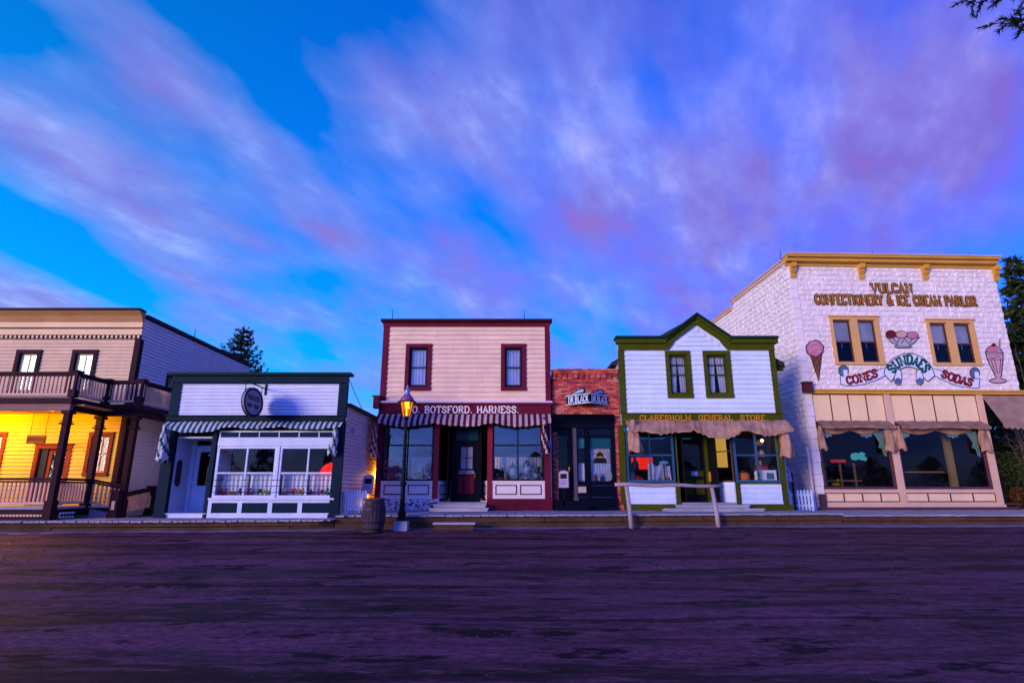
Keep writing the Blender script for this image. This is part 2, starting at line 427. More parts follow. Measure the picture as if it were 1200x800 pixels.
M_stm = clothmat('awning_maroon_stripe', (.14,.012,.035), var=.25)
G_dark = glassmat('shop_glass', (.95,.96,.98), -.024)
G_blue = glassmat('sky_facing_glass', (.96,.97,.99), .045)
ZB_L, ZB_M, ZB_R = .33, .43, .375            # boardwalk heights: left, middle, right

def window(parent, pl, a0, a1, z0, z1, M_case, M_sash, cw=.1, out=.072, cols=1, rows=2, curtain=None, glass=None, label=None, cwall=None, sw=.05, hood=0, recess=.07):
    """casing (a0..a1, z0..z1 are its outer edges) > sash, pane, curtain; returns the wall opening"""
    mb = MB(); i0, i1, j0, j1 = a0+cw, a1-cw, z0+cw, z1-cw
    mb.pb(pl, a0, a1, 0, out, j1, z1); mb.pb(pl, a0, a1, 0, out+.015, z0, j0)
    mb.pb(pl, a0, i0, 0, out-.004, j0, j1); mb.pb(pl, i1, a1, 0, out-.004, j0, j1)
    if hood: mb.pb(pl, a0-.06, a1+.06, 0, out+.08, z1, z1+hood); 
    for q in ((i0, i0+.012, j0, j1), (i1-.012, i1, j0, j1)): mb.pb(pl, q[0], q[1], -.16, -.001, q[2], q[3])
    for q in ((i0+.012, i1-.012, j0, j0+.012), (i0+.012, i1-.012, j1-.012, j1)): mb.pb(pl, q[0], q[1], -.16, -.001, q[2], q[3])
    w = mb.build('window', M_case, parent, label=label)
    s = MB(); d1, d0 = -recess+.02, -recess-.025; i0 += .012; i1 -= .012; j0 += .012; j1 -= .012
    s.pb(pl, i0, i0+sw, d0, d1, j0, j1); s.pb(pl, i1-sw, i1, d0, d1, j0, j1)
    s.pb(pl, i0+sw, i1-sw, d0, d1, j0, j0+sw*1.3); s.pb(pl, i0+sw, i1-sw, d0, d1, j1-sw, j1)
    for r in range(1, rows):
        z = j0+(j1-j0)*r/rows; s.pb(pl, i0+sw, i1-sw, d0-.004, d1+.006, z-.022, z+.022)
    for c in range(1, cols):
        a = i0+(i1-i0)*c/cols; s.pb(pl, a-.016, a+.016, d0+.004, d1-.004, j0+sw, j1-sw)
    s.build('sash', M_sash, w)
    g = MB(); dd = -recess-.004; g.poly([pl(i0+.01,dd,j0+.01), pl(i1-.01,dd,j0+.01), pl(i1-.01,dd,j1-.01), pl(i0+.01,dd,j1-.01)])
    g.build('pane', glass or G_dark, w)
    if curtain:
        m, mode = curtain; c = MB(); ph = random.random()*6
        if mode == 'full':
            fw = (i1-i0)
            c.grid(lambda u, v: pl(i0+fw*u, -.17+.025*math.sin(u*34+ph+.6*math.sin(v*3)), j0+(j1-j0)*v), 60, 4)
        elif mode == 'pair':
            for sd in (0, 1):
                c.grid(lambda u, v: pl((i0+(i1-i0)*.49*u*(.75+.25*v)) if sd == 0 else (i1-(i1-i0)*.49*u*(.75+.25*v)), -.17+.03*math.sin(u*19+ph+v), j0+(j1-j0)*v), 36, 6)
        elif mode == 'blind': c.pb(pl, i0+.01, i1-.01, -.15, -.14, j0+(j1-j0)*.52, j1)
        c.build('blind' if mode == 'blind' else 'curtain', m, w, smooth=mode != 'blind')
    return w
def opening(a0, a1, z0, z1, cw=.06): return (a0+cw, a1-cw, z0+cw, z1-cw)
def shopwin(parent, pl, a0, a1, z0, z1, mat, fw=.07, av=(), zh=(), d=0, th=.09, mw=.04, glass=None, name='display_window', label=None):
    """big shop window: frame with mullions at av, rails at zh > pane"""
    f = MB()
    f.pb(pl, a0, a0+fw, d-th, d, z0, z1); f.pb(pl, a1-fw, a1, d-th, d, z0, z1)
    f.pb(pl, a0+fw, a1-fw, d-th, d, z0, z0+fw); f.pb(pl, a0+fw, a1-fw, d-th, d, z1-fw, z1)
    for a in av: f.pb(pl, a-mw/2, a+mw/2, d-th+.01, d-.006, z0+fw, z1-fw)
    for z in zh: f.pb(pl, a0+fw, a1-fw, d-th+.014, d-.01, z-mw/2, z+mw/2)
    w = f.build(name, mat, parent, label=label)
    g = MB(); dd = d-th*.5; g.poly([pl(a0+fw*.5,dd,z0+fw*.5), pl(a1-fw*.5,dd,z0+fw*.5), pl(a1-fw*.5,dd,z1-fw*.5), pl(a0+fw*.5,dd,z1-fw*.5)])
    g.build('pane', glass or G_dark, w); return w
def cafe(name, pl, a0, a1, z0, z1, d, mat, label, n=9, rod=True, group=None):
    """a gathered curtain hanging inside a shop window: a thing of its own"""
    mb = MB(); ph = random.random()*6; L = a1-a0; k = n*2*math.pi
    mb.grid(lambda u, v: pl(a0+L*u, d+.03*math.sin(u*k+ph+.5*math.sin(v*4+u*9))*(1.15-v*.5), z0+(z1-z0)*v+(.012*math.sin(u*k*.5) if v == 0 else 0)), 12*n, 5)
    if rod: mb.tube([pl(a0-.02, d, z1+.01), pl(a1+.02, d, z1+.01)], .012, 6)
    return solo(name, mb, mat, label, 'curtain', pl((a0+a1)/2, d, z0), smooth=True, group=group)
def awning(parent, pl, a0, a1, zt, zb, out, mats, per, sag=lambda a: 0, val=.16, scal=True, label=None, nfold=0):
    """slack canvas: sloping sheet > valance, in stripes of real cloth colours"""
    L = a1-a0; nst = max(1, int(round(L/per*2))); sub = 4 if len(mats) > 1 else 14; wr = 0 if len(mats) > 1 else 1; ph = random.random()*9; nu = nst*sub
    def top(u, v):
        a = a0+L*u; s = sag(u)*(1+.10*math.sin(u*29+ph))
        return pl(a, .02+out*v+.012*math.sin(a*9+v*5)*v, zt-(zt-zb)*v-s*v*v+.010*math.sin(a*13+v*9)+wr*.016*math.sin(a*23+v*5+2*math.sin(a*5+ph))*(.3+v)+wr*.01*math.sin(v*15+s*16+a*3))
    mb = MB(); mb.grid(top, nu, 6, lambda i, j: (i//sub) % len(mats)); o = mb.build('awning', mats, parent, smooth=True, label=label)
    vb = MB()
    def vz(u, v):
        p = top(u, 1); a = a0+L*u
        sc_ = abs(math.sin(math.pi*u*nst)) if scal else .6+.4*math.sin(u*41)
        dd = val*(.72+.28*sc_)*v
        x, y, z = pl(a, .025+out+.02*math.sin(a*11)*v, p[2]-.004-dd); return (x, y, z)
    vb.grid(vz, nu, 3, lambda i, j: (i//sub) % len(mats)); vb.build('valance', mats, o, smooth=True)
    return o
def drape(parent, pl, a0, a1, z0, z1, d0, d1, mats, n=5, label=None):
    """bunched cloth hanging from an awning's end"""
    mb = MB(); ph = random.random()*9
    def fn(u, v):
        an = u*2*math.pi; w = (.35+.65*(1-v)**.7)*(1+.16*math.sin(an*n+ph+v*7)); 
        return pl((a0+a1)/2+(a1-a0)/2*math.cos(an)*w+.05*math.sin(v*5+ph)*(1-v), (d0+d1)/2+(d1-d0)/2*math.sin(an)*w, z1-(z1-z0)*(1-v) if False else z0+(z1-z0)*v+.05*math.sin(u*17+ph)*(1-v))
    mb.grid(lambda u, v: fn(u, 1-v*.999), 28, 9, lambda i, j: ((i+j*2)//3) % len(mats))
    return mb.build('awning_tail', mats, parent, smooth=True, label=label)
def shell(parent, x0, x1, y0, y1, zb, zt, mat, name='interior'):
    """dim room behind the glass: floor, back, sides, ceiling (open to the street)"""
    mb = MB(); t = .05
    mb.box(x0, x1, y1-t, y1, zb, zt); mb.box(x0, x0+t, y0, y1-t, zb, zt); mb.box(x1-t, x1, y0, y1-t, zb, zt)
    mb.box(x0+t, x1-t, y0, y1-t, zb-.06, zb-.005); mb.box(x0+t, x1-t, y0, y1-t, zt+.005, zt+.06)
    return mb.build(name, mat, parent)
def door(parent, pl, a0, a1, z0, z1, mat, d=0, glass_z=None, panels=(), cols=1, rows=1, M_pan=None, glass=None, label=None, knob=1, st=.11, name='door', M_knob=None):
    """a leaf with stiles and rails round the glass > pane, panel, handle"""
    f = MB(); t = .05; g0, g1 = glass_z
    f.pb(pl, a0, a0+st, d-t, d, z0, z1); f.pb(pl, a1-st, a1, d-t, d, z0, z1)
    f.pb(pl, a0+st, a1-st, d-t, d, g1, z1); f.pb(pl, a0+st, a1-st, d-t, d-.012, z0, g0)
    for c in range(1, cols): a = a0+st+(a1-a0-2*st)*c/cols; f.pb(pl, a-.014, a+.014, d-t+.008, d-.008, g0, g1)
    for r in range(1, rows): z = g0+(g1-g0)*r/rows; f.pb(pl, a0+st, a1-st, d-t+.01, d-.01, z-.014, z+.014)
    o = f.build(name, mat, parent, label=label)
    g = MB(); dd = d-.03; g.poly([pl(a0+st-.01,dd,g0-.01), pl(a1-st+.01,dd,g0-.01), pl(a1-st+.01,dd,g1+.01), pl(a0+st-.01,dd,g1+.01)]); g.build('pane', glass or G_dark, o)
    for (p0, p1, q0, q1) in panels:
        p = MB(); p.pb(pl, p0, p1, d-.013, d+.004, q0, q1); p.pb(pl, p0+.04, p1-.04, d+.004, d+.016, q0+.04, q1-.04); p.build('panel', M_pan or mat, o)
    k = MB(); ka = a1-st*.5 if knob > 0 else a0+st*.5; kz = z0+(z1-z0)*.45
    c = pl(ka, d+.05, kz); k.ball(c, .035, 10); k.tube([pl(ka, d, kz), c], .015, 6); k.pb(pl, ka-.025, ka+.025, d+.001, d+.008, kz-.1, kz+.08)
    k.build('handle', M_knob or M_gold, o, smooth=True); return o
def pilaster(parent, pl, a0, a1, z0, z1, mat, out=.06, name='pilaster', base=0):
    mb = MB(); mb.pb(pl, a0, a1, -.1, out, z0+base, z1)
    if base: mb.pb(pl, a0-.025, a1+.025, -.1, out+.03, z0, z0+base)
    return mb.build(name, mat, parent)
def board(parent, pl, a0, a1, d0, d1, z0, z1, mat, name): mb = MB(); mb.pb(pl, a0, a1, d0, d1, z0, z1); return mb.build(name, mat, parent)
def rod(parent, x, y, z, h, name='lightning_rod'): mb = MB(); mb.tube([(x,y,z),(x,y,z+h)], [.02,.008], 6); mb.ball((x,y,z+.04), .04, 8); return mb.build(name, M_iron, parent)
def railing(parent, p, q, zb, zt, zb2=None, zt2=None, M_r=None, M_b=None, n=None):
    """hand rail and bottom rail > balusters"""
    zb2 = zb if zb2 is None else zb2; zt2 = zt if zt2 is None else zt2
    r = MB(); r.beam((p[0],p[1],zt), (q[0],q[1],zt2), .11, .07); r.beam((p[0],p[1],zt-.075), (q[0],q[1],zt2-.075), .06, .05)
    o = r.build('railing', M_r, parent)
    b = MB(); L = math.dist(p[:2], q[:2]); n = n or max(2, int(L/.125))
    b.beam((p[0],p[1],zb+.05), (q[0],q[1],zb2+.05), .07, .07)
    for i in range(n):
        t = (i+.5)/n; x, y = p[0]+(q[0]-p[0])*t, p[1]+(q[1]-p[1])*t; b.box(x-.024, x+.024, y-.024, y+.024, zb+(zb2-zb)*t+.085, zt+(zt2-zt)*t-.1)
    b.build('balusters', M_b, o); return o
def post(parent, x, y, z0, z1, w, mat, caps=(), name='porch_post', chamf=True):
    mb = MB(); h = w/2; mb.box(x-h, x+h, y-h, y+h, z0, z1)
    for z, ww, hh in caps: mb.box(x-ww/2, x+ww/2, y-ww/2, y+ww/2, z, z+hh)
    return mb.build(name, mat, parent)

# ================================================================ HOTEL
def hotel():
    Y, XR, YP = 19.5, -13.1, 17.3
    x0 = -23.0; L = (XR, Y, ZB_L)
    t = thing('hotel_building', 'two storey tan clapboard building with wraparound balcony and amber lit porch', 'building', L)
    pl, pr = Pl('F', Y), Pl('R', XR)
    zd = .69; zbal0, zbal1 = 3.62, 3.92; ztop = 7.2
    z = lambda v: ZW(v, Y)
    # openings
    up = []; cas_t, cas_b = z(410), z(463)
    for xc in (-16.88, -14.92, -18.9, -20.9): up.append((xc-.44, xc+.44, cas_b, cas_t))
    lowz0, lowz1 = z(558), z(506)
    low = [(-18.1, -17.02, lowz0, lowz1), (-14.25, -13.42, lowz0, lowz1), (-20.6, -19.5, lowz0, lowz1)]
    dr = (-15.98, -14.75, zd, z(521))
    wl = MB(); siding(wl, pl, x0, XR-.02, zbal1-.02, z(397)-.02, .125, .022, [opening(*q) for q in up+low]+[(dr[0]+.08, dr[1]-.08, dr[2], dr[3]-.08)])
    backing(wl, pl, x0, XR-.01, zd, ztop-.2, [opening(*q) for q in up+low]+[(dr[0]+.08, dr[1]-.08, dr[2], dr[3]-.08)])
    wl.build('wall', M_tan, t)
    lw = MB(); siding(lw, pl, x0, XR-.17, zd, zbal0+.04, .125, .022, [opening(*q) for q in low]+[(dr[0]+.08, dr[1]-.08, dr[2], dr[3]-.08)]); lw.build('porch_wall', paint('lamplit_porch_siding', (.66,.42,.06), var=.12), t, label='siding under the porch with the lamp yellow put into its colour')  # yellow of the porch lamps is put into this siding's colour
    sd = MB(); sw = [(21.3, 21.95, z(442)-.1, z(442)+.5), (24.6, 25.6, 5.45, 6.0)]
    siding(sd, pr, Y+.0, 28, ZB_L, ztop-.12, .125, .022, [opening(*q) for q in sw]); backing(sd, pr, Y+.12, 28, ZB_L, ztop-.12, [opening(*q) for q in sw])
    sd.build('side_wall', paint('grey_tan_siding', (.82,.66,.62), var=.12), t, label='long side wall of tan siding running back from the street')
    for q in sw: window(t, pr, *q, M_plum, M_tan, cw=.1, rows=1, cols=2)
    bk = MB(); bk.box(x0, XR, 27.9, 28.02, 0, ztop-.1); bk.box(x0-.1, x0, Y, 28, 0, ztop-.1); bk.build('rear_wall', M_tan, t)
    rf = MB(); rf.box(x0, XR+.0, Y, 28, ztop-.1, ztop-.02); rf.beam((XR+.03, Y+.1, ztop-.04), (XR+.03, 28.05, ztop-.04), .12, .14); rf.build('roof', M_roof, t)
    for yy in (22.8, 26.5): rod(t, XR, yy, ztop, .45)
    # cornice: cap, cove, light board, frieze, dentils
    zc = [z(v) for v in (364.5, 367, 378, 385, 392.5, 397.5)]
    c = MB(); c.extr([(0,zc[2]),(.10,zc[2]),(.14,zc[2]+.08),(.2,zc[2]+.2),(.34,zc[1]-.02),(.34,zc[1]),(0,zc[1])], x0, XR+.05, 0, pl)
    c.pb(pl, x0, XR+.06, 0, .40, zc[1]+.002, zc[0], 1)
    c.pb(pl, x0, XR+.045, 0, .085, zc[3]+.02, zc[2]-.002, 2); c.pb(pl, x0, XR+.045, 0, .11, zc[3]-.01, zc[3]+.018, 1)
    c.pb(pl, x0, XR+.04, 0, .05, zc[4], zc[3]-.012, 2)
    c.pb(pl, x0, XR+.04, 0, .035, zc[5], zc[4]-.002, 1)
    k = c.build('cornice', [M_ochre, M_plum, M_cream], t)
    dn = MB(); x = x0+.06
    while x < XR-.05: dn.pb(pl, x, x+.07, .036, .075, zc[5]+.03, zc[4]-.03); x += .155
    dn.build('dentils', M_cream, k)
    cb = MB(); cb.pb(pl, XR-.16, XR+.035, .0, .04, zd, zc[5]-.003); cb.pb(pr, Y, Y+.16, .0, .04, ZB_L, zc[5]-.003); cb.build('corner_board', M_plum, t)
    lit = emit('sky_reflection_glow', (.62,.86,1.0), .95)  # emission stands in for bright sky mirrored in the upper panes
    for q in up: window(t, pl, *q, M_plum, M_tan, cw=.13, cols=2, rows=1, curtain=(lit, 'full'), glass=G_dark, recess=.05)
    amb = clothmat('amber_lit_curtain', (.72,.52,.22), transl=.4)
    for q in low: window(t, pl, *q, paint('russet_casing', (.20,.035,.012)), M_ochre, cw=.12, cols=2, rows=2, curtain=(amb, 'pair'))
    # porch door: russet frame, open leaf, inner glazed leaf
    fr = MB(); fr.pb(pl, dr[0], dr[0]+.13, -.05, .05, zd, dr[3]-.13); fr.pb(pl, dr[1]-.13, dr[1], -.05, .05, zd, dr[3]-.13); fr.pb(pl, dr[0], dr[1], -.05, .06, dr[3]-.13, dr[3]); fr.pb(pl, dr[0]-.04, dr[1]+.04, -.0, .09, dr[3]+.002, dr[3]+.05)
    fr.build('door_frame', MATS['russet_casing'], t)
    door(t, pl, dr[0]+.42, dr[1]-.13, zd+.02, dr[3]-.14, MATS['russet_casing'], -.05, (zd+.85, dr[3]-.28), [(dr[0]+.56, dr[1]-.27, zd+.14, zd+.72)], label='russet glazed porch door')
    wd = MB(); wd.pb(pl, dr[0]+.13, dr[0]+.40, -.05, -.02, zd+.02, dr[3]-.14); wd.build('door_side_panel', M_dark, t)
    sh = shell(t, x0, XR-.15, Y+.13, 23, zd, 3.5, M_roomw); shell(t, x0, XR-.15, Y+.13, 22.5, 4, 6.4, M_roomw, 'upper_interior')
    # ---- porch decks
    XL, XB, YB = -13.42, -12.3, 18.76
    dk = MB(); dk.box(x0, XL, YP, Y-.03, zd-.06, zd); dk.box(XL, XR+.3, YB+.05, Y-.03, zd-.06, zd-.002)
    n = 60
    dk.build('porch_floor', paint('porch_floor_paint', (.30,.33,.42), grain=(14,2,4), bump=.3), t)
    sk = MB(); sk.box(x0, XL-.16, YP+.03, YP+.09, zd-.20, zd-.062); sk.box(x0, XL-.16, YP+.03, YP+.09, ZB_L, ZB_L+.10)
    sk.box(XL-.06, XL, YP+.1, YB, ZB_L+.18, zd-.062); sk.build('porch_skirt', M_plum, t)
    la = MB(); la.box(x0, XL-.16, YP+.07, YP+.09, ZB_L+.10, zd-.20)
    x = x0
    while x < XL-.3: la.box(x, x+.05, YP+.05, YP+.068, ZB_L+.10, zd-.20); x += .1
    la.build('porch_lattice', M_cream, t, label='pale lattice strip under the porch floor')
    vt = MB(); vt.beam((XL+.03, YP+.35, ZB_L+.12), (XL+.03, YP+.95, ZB_L+.12), .03, .16)
    for i in range(5): vt.beam((XL+.045, YP+.38+i*.12, ZB_L+.12), (XL+.045, YP+.46+i*.12, ZB_L+.12), .03, .08, 1)
    vt.build('crawl_vent', [M_white, M_dark], t)
    bd = MB(); bd.box(x0, XL+.06, YP-.06, Y-.03, zbal0+.1, zbal1-.03); bd.box(XL+.06, XB+.06, YB-.06, 24, zbal0+.1, zbal1-.03); bd.build('balcony_floor', M_plum, t)
    bm_ = MB(); bm_.box(x0, XL, YP, YP+.14, zbal0-.12, zbal0+.098, 1); bm_.box(XL-.14, XL, YP+.14, YB, zbal0-.1, zbal0+.098); bm_.box(XL, XB, YB, YB+.14, zbal0-.1, zbal0+.098); bm_.box(XB-.14, XB, YB+.14, 24, zbal0-.1, zbal0+.098)
    bm_.build('balcony_beam', [M_plum, paint('tan_beam_paint', (.30,.15,.12))], t)
    cl = MB(); cl.box(x0, XR, YP+.15, Y-.04, zbal0+.05, zbal0+.095); cl.build('porch_ceiling', M_ochre, t)
    # posts
    cap = lambda z1: [(z1-.42, .27, .05), (z1-.34, .24, .03), (z1-.1, .27, .1)]
    for (px, py, b) in ((XL-.08, YP+.1, ZB_L), (XL-.1, YB+.08, zd-.1), (XB-.09, YB+.1, ZB_L), (-17.6, YP+.1, ZB_L), (-21.6, YP+.1, ZB_L), (XB-.09, 23.9, ZB_L)):
        post(t, px, py, b, zbal0-.105, .17, M_plum, cap(zbal0-.105)+[(b, .24, .55)])
    zr, zrb = 4.66, 3.95
    P = [(x0, YP+.03), (XL, YP+.03), (XL, YB+.0), (XB, YB), (XB, 24.0)]
    for a, b in zip(P[:-1], P[1:]): railing(t, a, b, zrb, zr, M_r=M_plum, M_b=M_rose)
    for a in P[1:4]+[(-17.6, YP+.03), (-21.6, YP+.03)]:
        post(t, a[0], a[1], zrb-.04, zr+.03, .2, M_plum, [(zr+.03, .27, .045), (zrb+.12, .22, .02)], 'newel_post')
        iv = MB(); iv.box(a[0]-.03, a[0]+.03, a[1]-.108, a[1]-.101, zrb+.2, zr-.1); iv.box(a[0]+.101, a[0]+.108, a[1]-.03, a[1]+.03, zrb+.2, zr-.1); iv.build('newel_inlay', M_rose, t)
    # lower rails
    railing(t, (x0, YP+.1), (XL-.17, YP+.1), zd+.06, 1.49, M_r=M_plum, M_b=M_rose)
    railing(t, (XL-.08, YP+.2), (XL-.1, YB+.0), zd+.06, 1.48, M_r=M_plum, M_b=M_rose)
    railing(t, (XL-.02, YB+.1), (XB-.17, YB+.1), zd+.06, 1.48, .55, 1.3, M_r=M_plum, M_b=M_rose)
    railing(t, (XB-.08, YB-.1), (XB-.1, 20.4), .40, 1.02, .62, 1.24, M_r=M_plum, M_b=M_rose)
    for (px, py, zz, b) in ((XB-.08, YB-.2, 1.12, ZB_L), (XB-.1, 20.4, 1.26, ZB_L)):
        post(t, px, py, b, zz, .24, M_plum, [(zz, .31, .05), (b, .29, .12), (zz-.16, .27, .03)], 'newel_post')
        iv = MB(); iv.box(px-.05, px+.05, py-.127, py-.121, b+.25, zz-.28); iv.build('newel_inlay', M_rose, t)
    rp = MB(); rp.hexa([(XL,YB+.15,ZB_L+.0),(XB-.2,YB+.15,ZB_L+.0),(XB-.2,Y-.03,ZB_L+.0),(XL,Y-.03,ZB_L+.0),(XL,YB+.15,zd-.07),(XB-.2,YB+.15,ZB_L+.03),(XB-.2,Y-.03,ZB_L+.03),(XL,Y-.03,zd-.07)]); rp.build('ramp', M_deck, t)
    # small hanging sign over the door, lamp under the porch ceiling
    px, py, pz = -15.3, 18.6, 2.62
    s = thing('porch_sign', 'small dark board hanging under the porch ceiling above the hotel door', 'sign', (px, py, pz))
    b = MB(); b.box(px-.3, px+.3, py-.02, py+.02, pz, pz+.26); b.build('board', paint('dark_sign_wood', (.10,.03,.008)), s)
    b = MB()
    for dx in (-.24, .24): b.tube([(px+dx, py, pz+.26), (px+dx, py, zbal0+.05)], .008, 5)
    b.build('chain', M_iron, s)
    b = MB(); b.box(px-.26, px+.26, py-.027, py-.0205, pz+.04, pz+.05); b.box(px-.26, px+.26, py-.027, py-.0205, pz+.21, pz+.22); b.build('border', M_gold, s)
    for px, en in ((-17.2, 300), (-14.6, 90)):
        s = thing('porch_lamp', 'round amber ceiling lamp over the hotel porch, '+('further left, beside the first post' if en > 100 else 'nearer the corner of the building'), 'lamp', (px, 18.1, zbal0), 'lamps under the porch ceiling')
        b = MB(); b.lathe((px, 18.1, zbal0), [(.12,.045),(.12,.03),(.02,.028)], 14); b.build('lamp_base', M_iron, s, smooth=True)
        b = MB(); b.ball((px, 18.1, zbal0+.02), .07, 12, (1,1,.8)); b.build('lamp_globe', emit('amber_globe', (1,.55,.08), 6), s, smooth=True)
        l = bpy.data.lights.new('porch_light', 'POINT'); l.energy = en; l.color = (1,.50,.0); l.shadow_soft_size = .12
        lo = bpy.data.objects.new('porch_light', l); C.objects.link(lo); lo.parent = s; lo.location = (0,0,-.10)
hotel()

# ================================================================ CLINIC (oval sign, teal trim)
def clinic():
    Y = 18.6; x0, x1 = -11.15, -5.4; zb = ZB_L; pl = Pl('F', Y)
    x = lambda u, v: XW(u, v, Y); z = lambda v: ZW(v, Y)
    t = thing('shop_building', 'small white false fronted shop with dark teal trim and oval hanging sign', 'building', (x0, Y, zb))
    zt = z(437.5); zs0, zs1 = z(488), z(450)
    w = MB(); siding(w, pl, x0+.3, x1-.28, zs0, zs1, .115, .02); backing(w, pl, x0, x1, z(493), zt-.1); w.build('wall', M_lil, t)
    c = MB(); c.pb(pl, x0-.02, x1+.02, 0, .10, z(449)-.0, z(441)); c.pb(pl, x0+.0, x1-.0, 0, .05, zs1, z(449)-.003); c.build('frieze', M_teal, t)
    c = MB(); c.pb(pl, x0-.12, x1+.12, -.2, .22, z(440.5), zt); c.pb(pl, x0-.06, x1+.06, -.1, .15, z(441)+.002, z(440.5)-.002); c.build('cornice_cap', M_greencap, t)
    c = MB(); c.pb(pl, x0-.0, x1+.0, 0, .14, z(493), z(488)-.002); c.pb(pl, x0-.05, x1+.05, 0, .2, z(488), z(487)); c.build('sign_band', M_teal, t)
    for a in ((x0, x0+.3), (x1-.28, x1)):
        pilaster(t, pl, a[0], a[1], zs0+.002, zs1-.0, M_teal, .05, 'corner_board')
    pilaster(t, pl, x0, x0+.34, zb, z(493)-.002, M_teal, .07, base=.12); pilaster(t, pl, x1-.3, x1, zb, z(493)-.002, M_teal, .07, base=.12)
    # body
    sr, slft = Pl('R', x1-.06), Pl('L', x0+.06); yb = 28; zside = 3.93
    s = MB(); siding(s, sr, Y+.15, yb, zb-.2, zside-.08, .125, .02); s.build('side_wall', M_tan2, t, label='pinkish side wall facing the picket fence alley')
    s = MB(); siding(s, slft, Y+.15, yb, zb-.2, zside-.08, .125, .02); s.box(x0+.1, x1-.1, yb-.1, yb, zb, zside); s.box(x0+.07, x0+.13, Y+.13, yb, zb-.2, zside); s.box(x1-.13, x1-.07, Y+.13, yb, zb-.2, zside); s.build('side_wall', M_lil, t)
    s = MB(); s.hexa([(x0-.05,Y+.12,zside-.08),(x1+.1,Y+.12,zside-.08),(x1+.1,yb+.1,zside-.02),(x0-.05,yb+.1,zside-.02),(x0-.05,Y+.12,zside),(x1+.1,Y+.12,zside),(x1+.1,yb+.1,zside+.06),(x0-.05,yb+.1,zside+.06)]); s.build('roof', M_roof, t)
    g = MB(); g.tube([(x1-.05, Y+.1, zt-.1), (x1+.08, Y+1.6, zside+.02)], .012, 5); g.build('stay_wire', M_iron, t)
    # display window
    a0, a1 = x(252, 550), x(394, 550)
    ztr = z(508); zh = z(516); ztop = z(522.5); zsl = z(583)
    b = MB(); b.pb(pl, a0, a1, -.08, .02, zh+.002-.0, zh+.05); b.pb(pl, a0, a1, -.08, .03, ztop, zh); b.build('window_head', M_lil, t)
    shopwin(t, pl, a0, a1, zh+.052, ztr+.1, M_lil, .05, [a0+(a1-a0)*i/6 for i in range(1, 6)], (), 0, .06, .03, name='transom_window')
    am = x(324.5, 550)
    for (p, q, nm) in ((a0, am-.04, 0), (am+.04, a1, 1)):
        shopwin(t, pl, p, q, zsl, ztop-.002, M_lil, .075, [(p+q)/2], [z(554)], .0, .08, .05)
    pilaster(t, pl, am-.04, am+.04, zsl, ztop-.002, M_lil, .03, 'mullion')
    b = MB(); b.pb(pl, a0-.06, a1+.02, -.12, .1, zsl-.06, zsl-.002); b.build('sill', M_lil, t)
    b = MB(); b.pb(pl, a0-.06, a1, -.08, .02, zb+.0, zsl-.062)
    b.pb(pl, a0-.06, a1, .02, .05, zb, zb+.15); b.pb(pl, a0-.06, a1, .02, .045, zsl-.15, zsl-.062)
    ws = [a0-.06]+[x(u, 597) for u in (281, 316.5, 351.5)]+[a1]
    for i, a in enumerate(ws):
        hw = .07; lo, hi = (a, a+hw*1.6) if i == 0 else (a-hw*1.6, a) if i == 4 else (a-hw, a+hw)
        b.pb(pl, lo, hi, .02, .045, zb+.15, zsl-.15)
    b.build('stall_riser', M_lil, t)
    for i in range(4):
        b = MB(); p0 = ws[i]+(.112 if i == 0 else .07); p1 = ws[i+1]-(.112 if i == 3 else .07); b.pb(pl, p0, p1, .0205, .028, zb+.15, zsl-.15); b.build('riser_panel', M_teal, t)
    b = MB()
    for v in (562, 569, 576.5):
        zz = z(v); b.tube([pl(a0-.02, .05, zz), pl(a1+.0, .05, zz)], .009, 6)
    b.build('guard_rail', M_iron, t, label='thin dark rails across the display window')
    # door alcove, 0.95 m deep
    dx0, dx1 = x0+.34, a0-.2; D = 1.0; pd = Pl('F', Y+D); zal = z(513)
    w2 = MB(); siding(w2, Pl('R', dx0), Y+.1, Y+D, zb+.12, zal, .115, .014); w2.box(dx0-.12, dx0-.004, Y+.1, Y+D+.1, zb, zal); siding(w2, Pl('L', dx1+.14), Y+.1, Y+D, zb+.12, zal, .115, .014); w2.box(dx1+.144, dx1+.2, Y+.1, Y+D, zb, zal)
    w2.pb(pd, dx0, dx1+.14, -.06, -.001, zb+2.62, zal); w2.box(dx0, dx1+.2, Y+.1, Y+D, zal, zal+.05); w2.build('alcove_wall', M_lil, t)
    pilaster(t, pl, dx1-.0, dx1+.14, zb, zal+.2, M_teal, .03, 'alcove_post')
    e0, e1 = dx0+.02, dx1+.12; ez = zb+.14
    f = MB(); f.pb(pd, e0, e0+.14, -.05, .04, ez, zb+2.6); f.pb(pd, e1-.14, e1, -.05, .04, ez, zb+2.6); f.pb(pd, e0, e1, -.05, .05, zb+2.45, zb+2.615); f.pb(pd, e0+.14, e1-.14, -.04, .03, zb+2.24, zb+2.29); f.build('door_frame', M_lil, t)
    g = MB(); g.poly([pd(e0+.14,-.02,zb+2.29), pd(e1-.14,-.02,zb+2.29), pd(e1-.14,-.02,zb+2.45), pd(e0+.14,-.02,zb+2.45)]); g.build('transom_pane', G_dark, t)
    mid = (e0+e1)/2
    door(t, pd, e0+.145, e1-.145, ez+.01, zb+2.235, M_lil, -.01, (zb+.98, zb+2.08), [(e0+.28, mid-.02, ez+.12, zb+.84), (mid+.02, e1-.28, ez+.12, zb+.84)], label='lilac white half glazed door', st=.14)
    b = MB(); b.ball(pd(mid+.05, 0, zb+1.98), .13, 14, (1,.08,.42)); ob = solo('door_notice', b, M_shade, 'small pale oval notice hung in the clinic door glass', 'notice', pd(mid+.05, 0, zb+1.98))
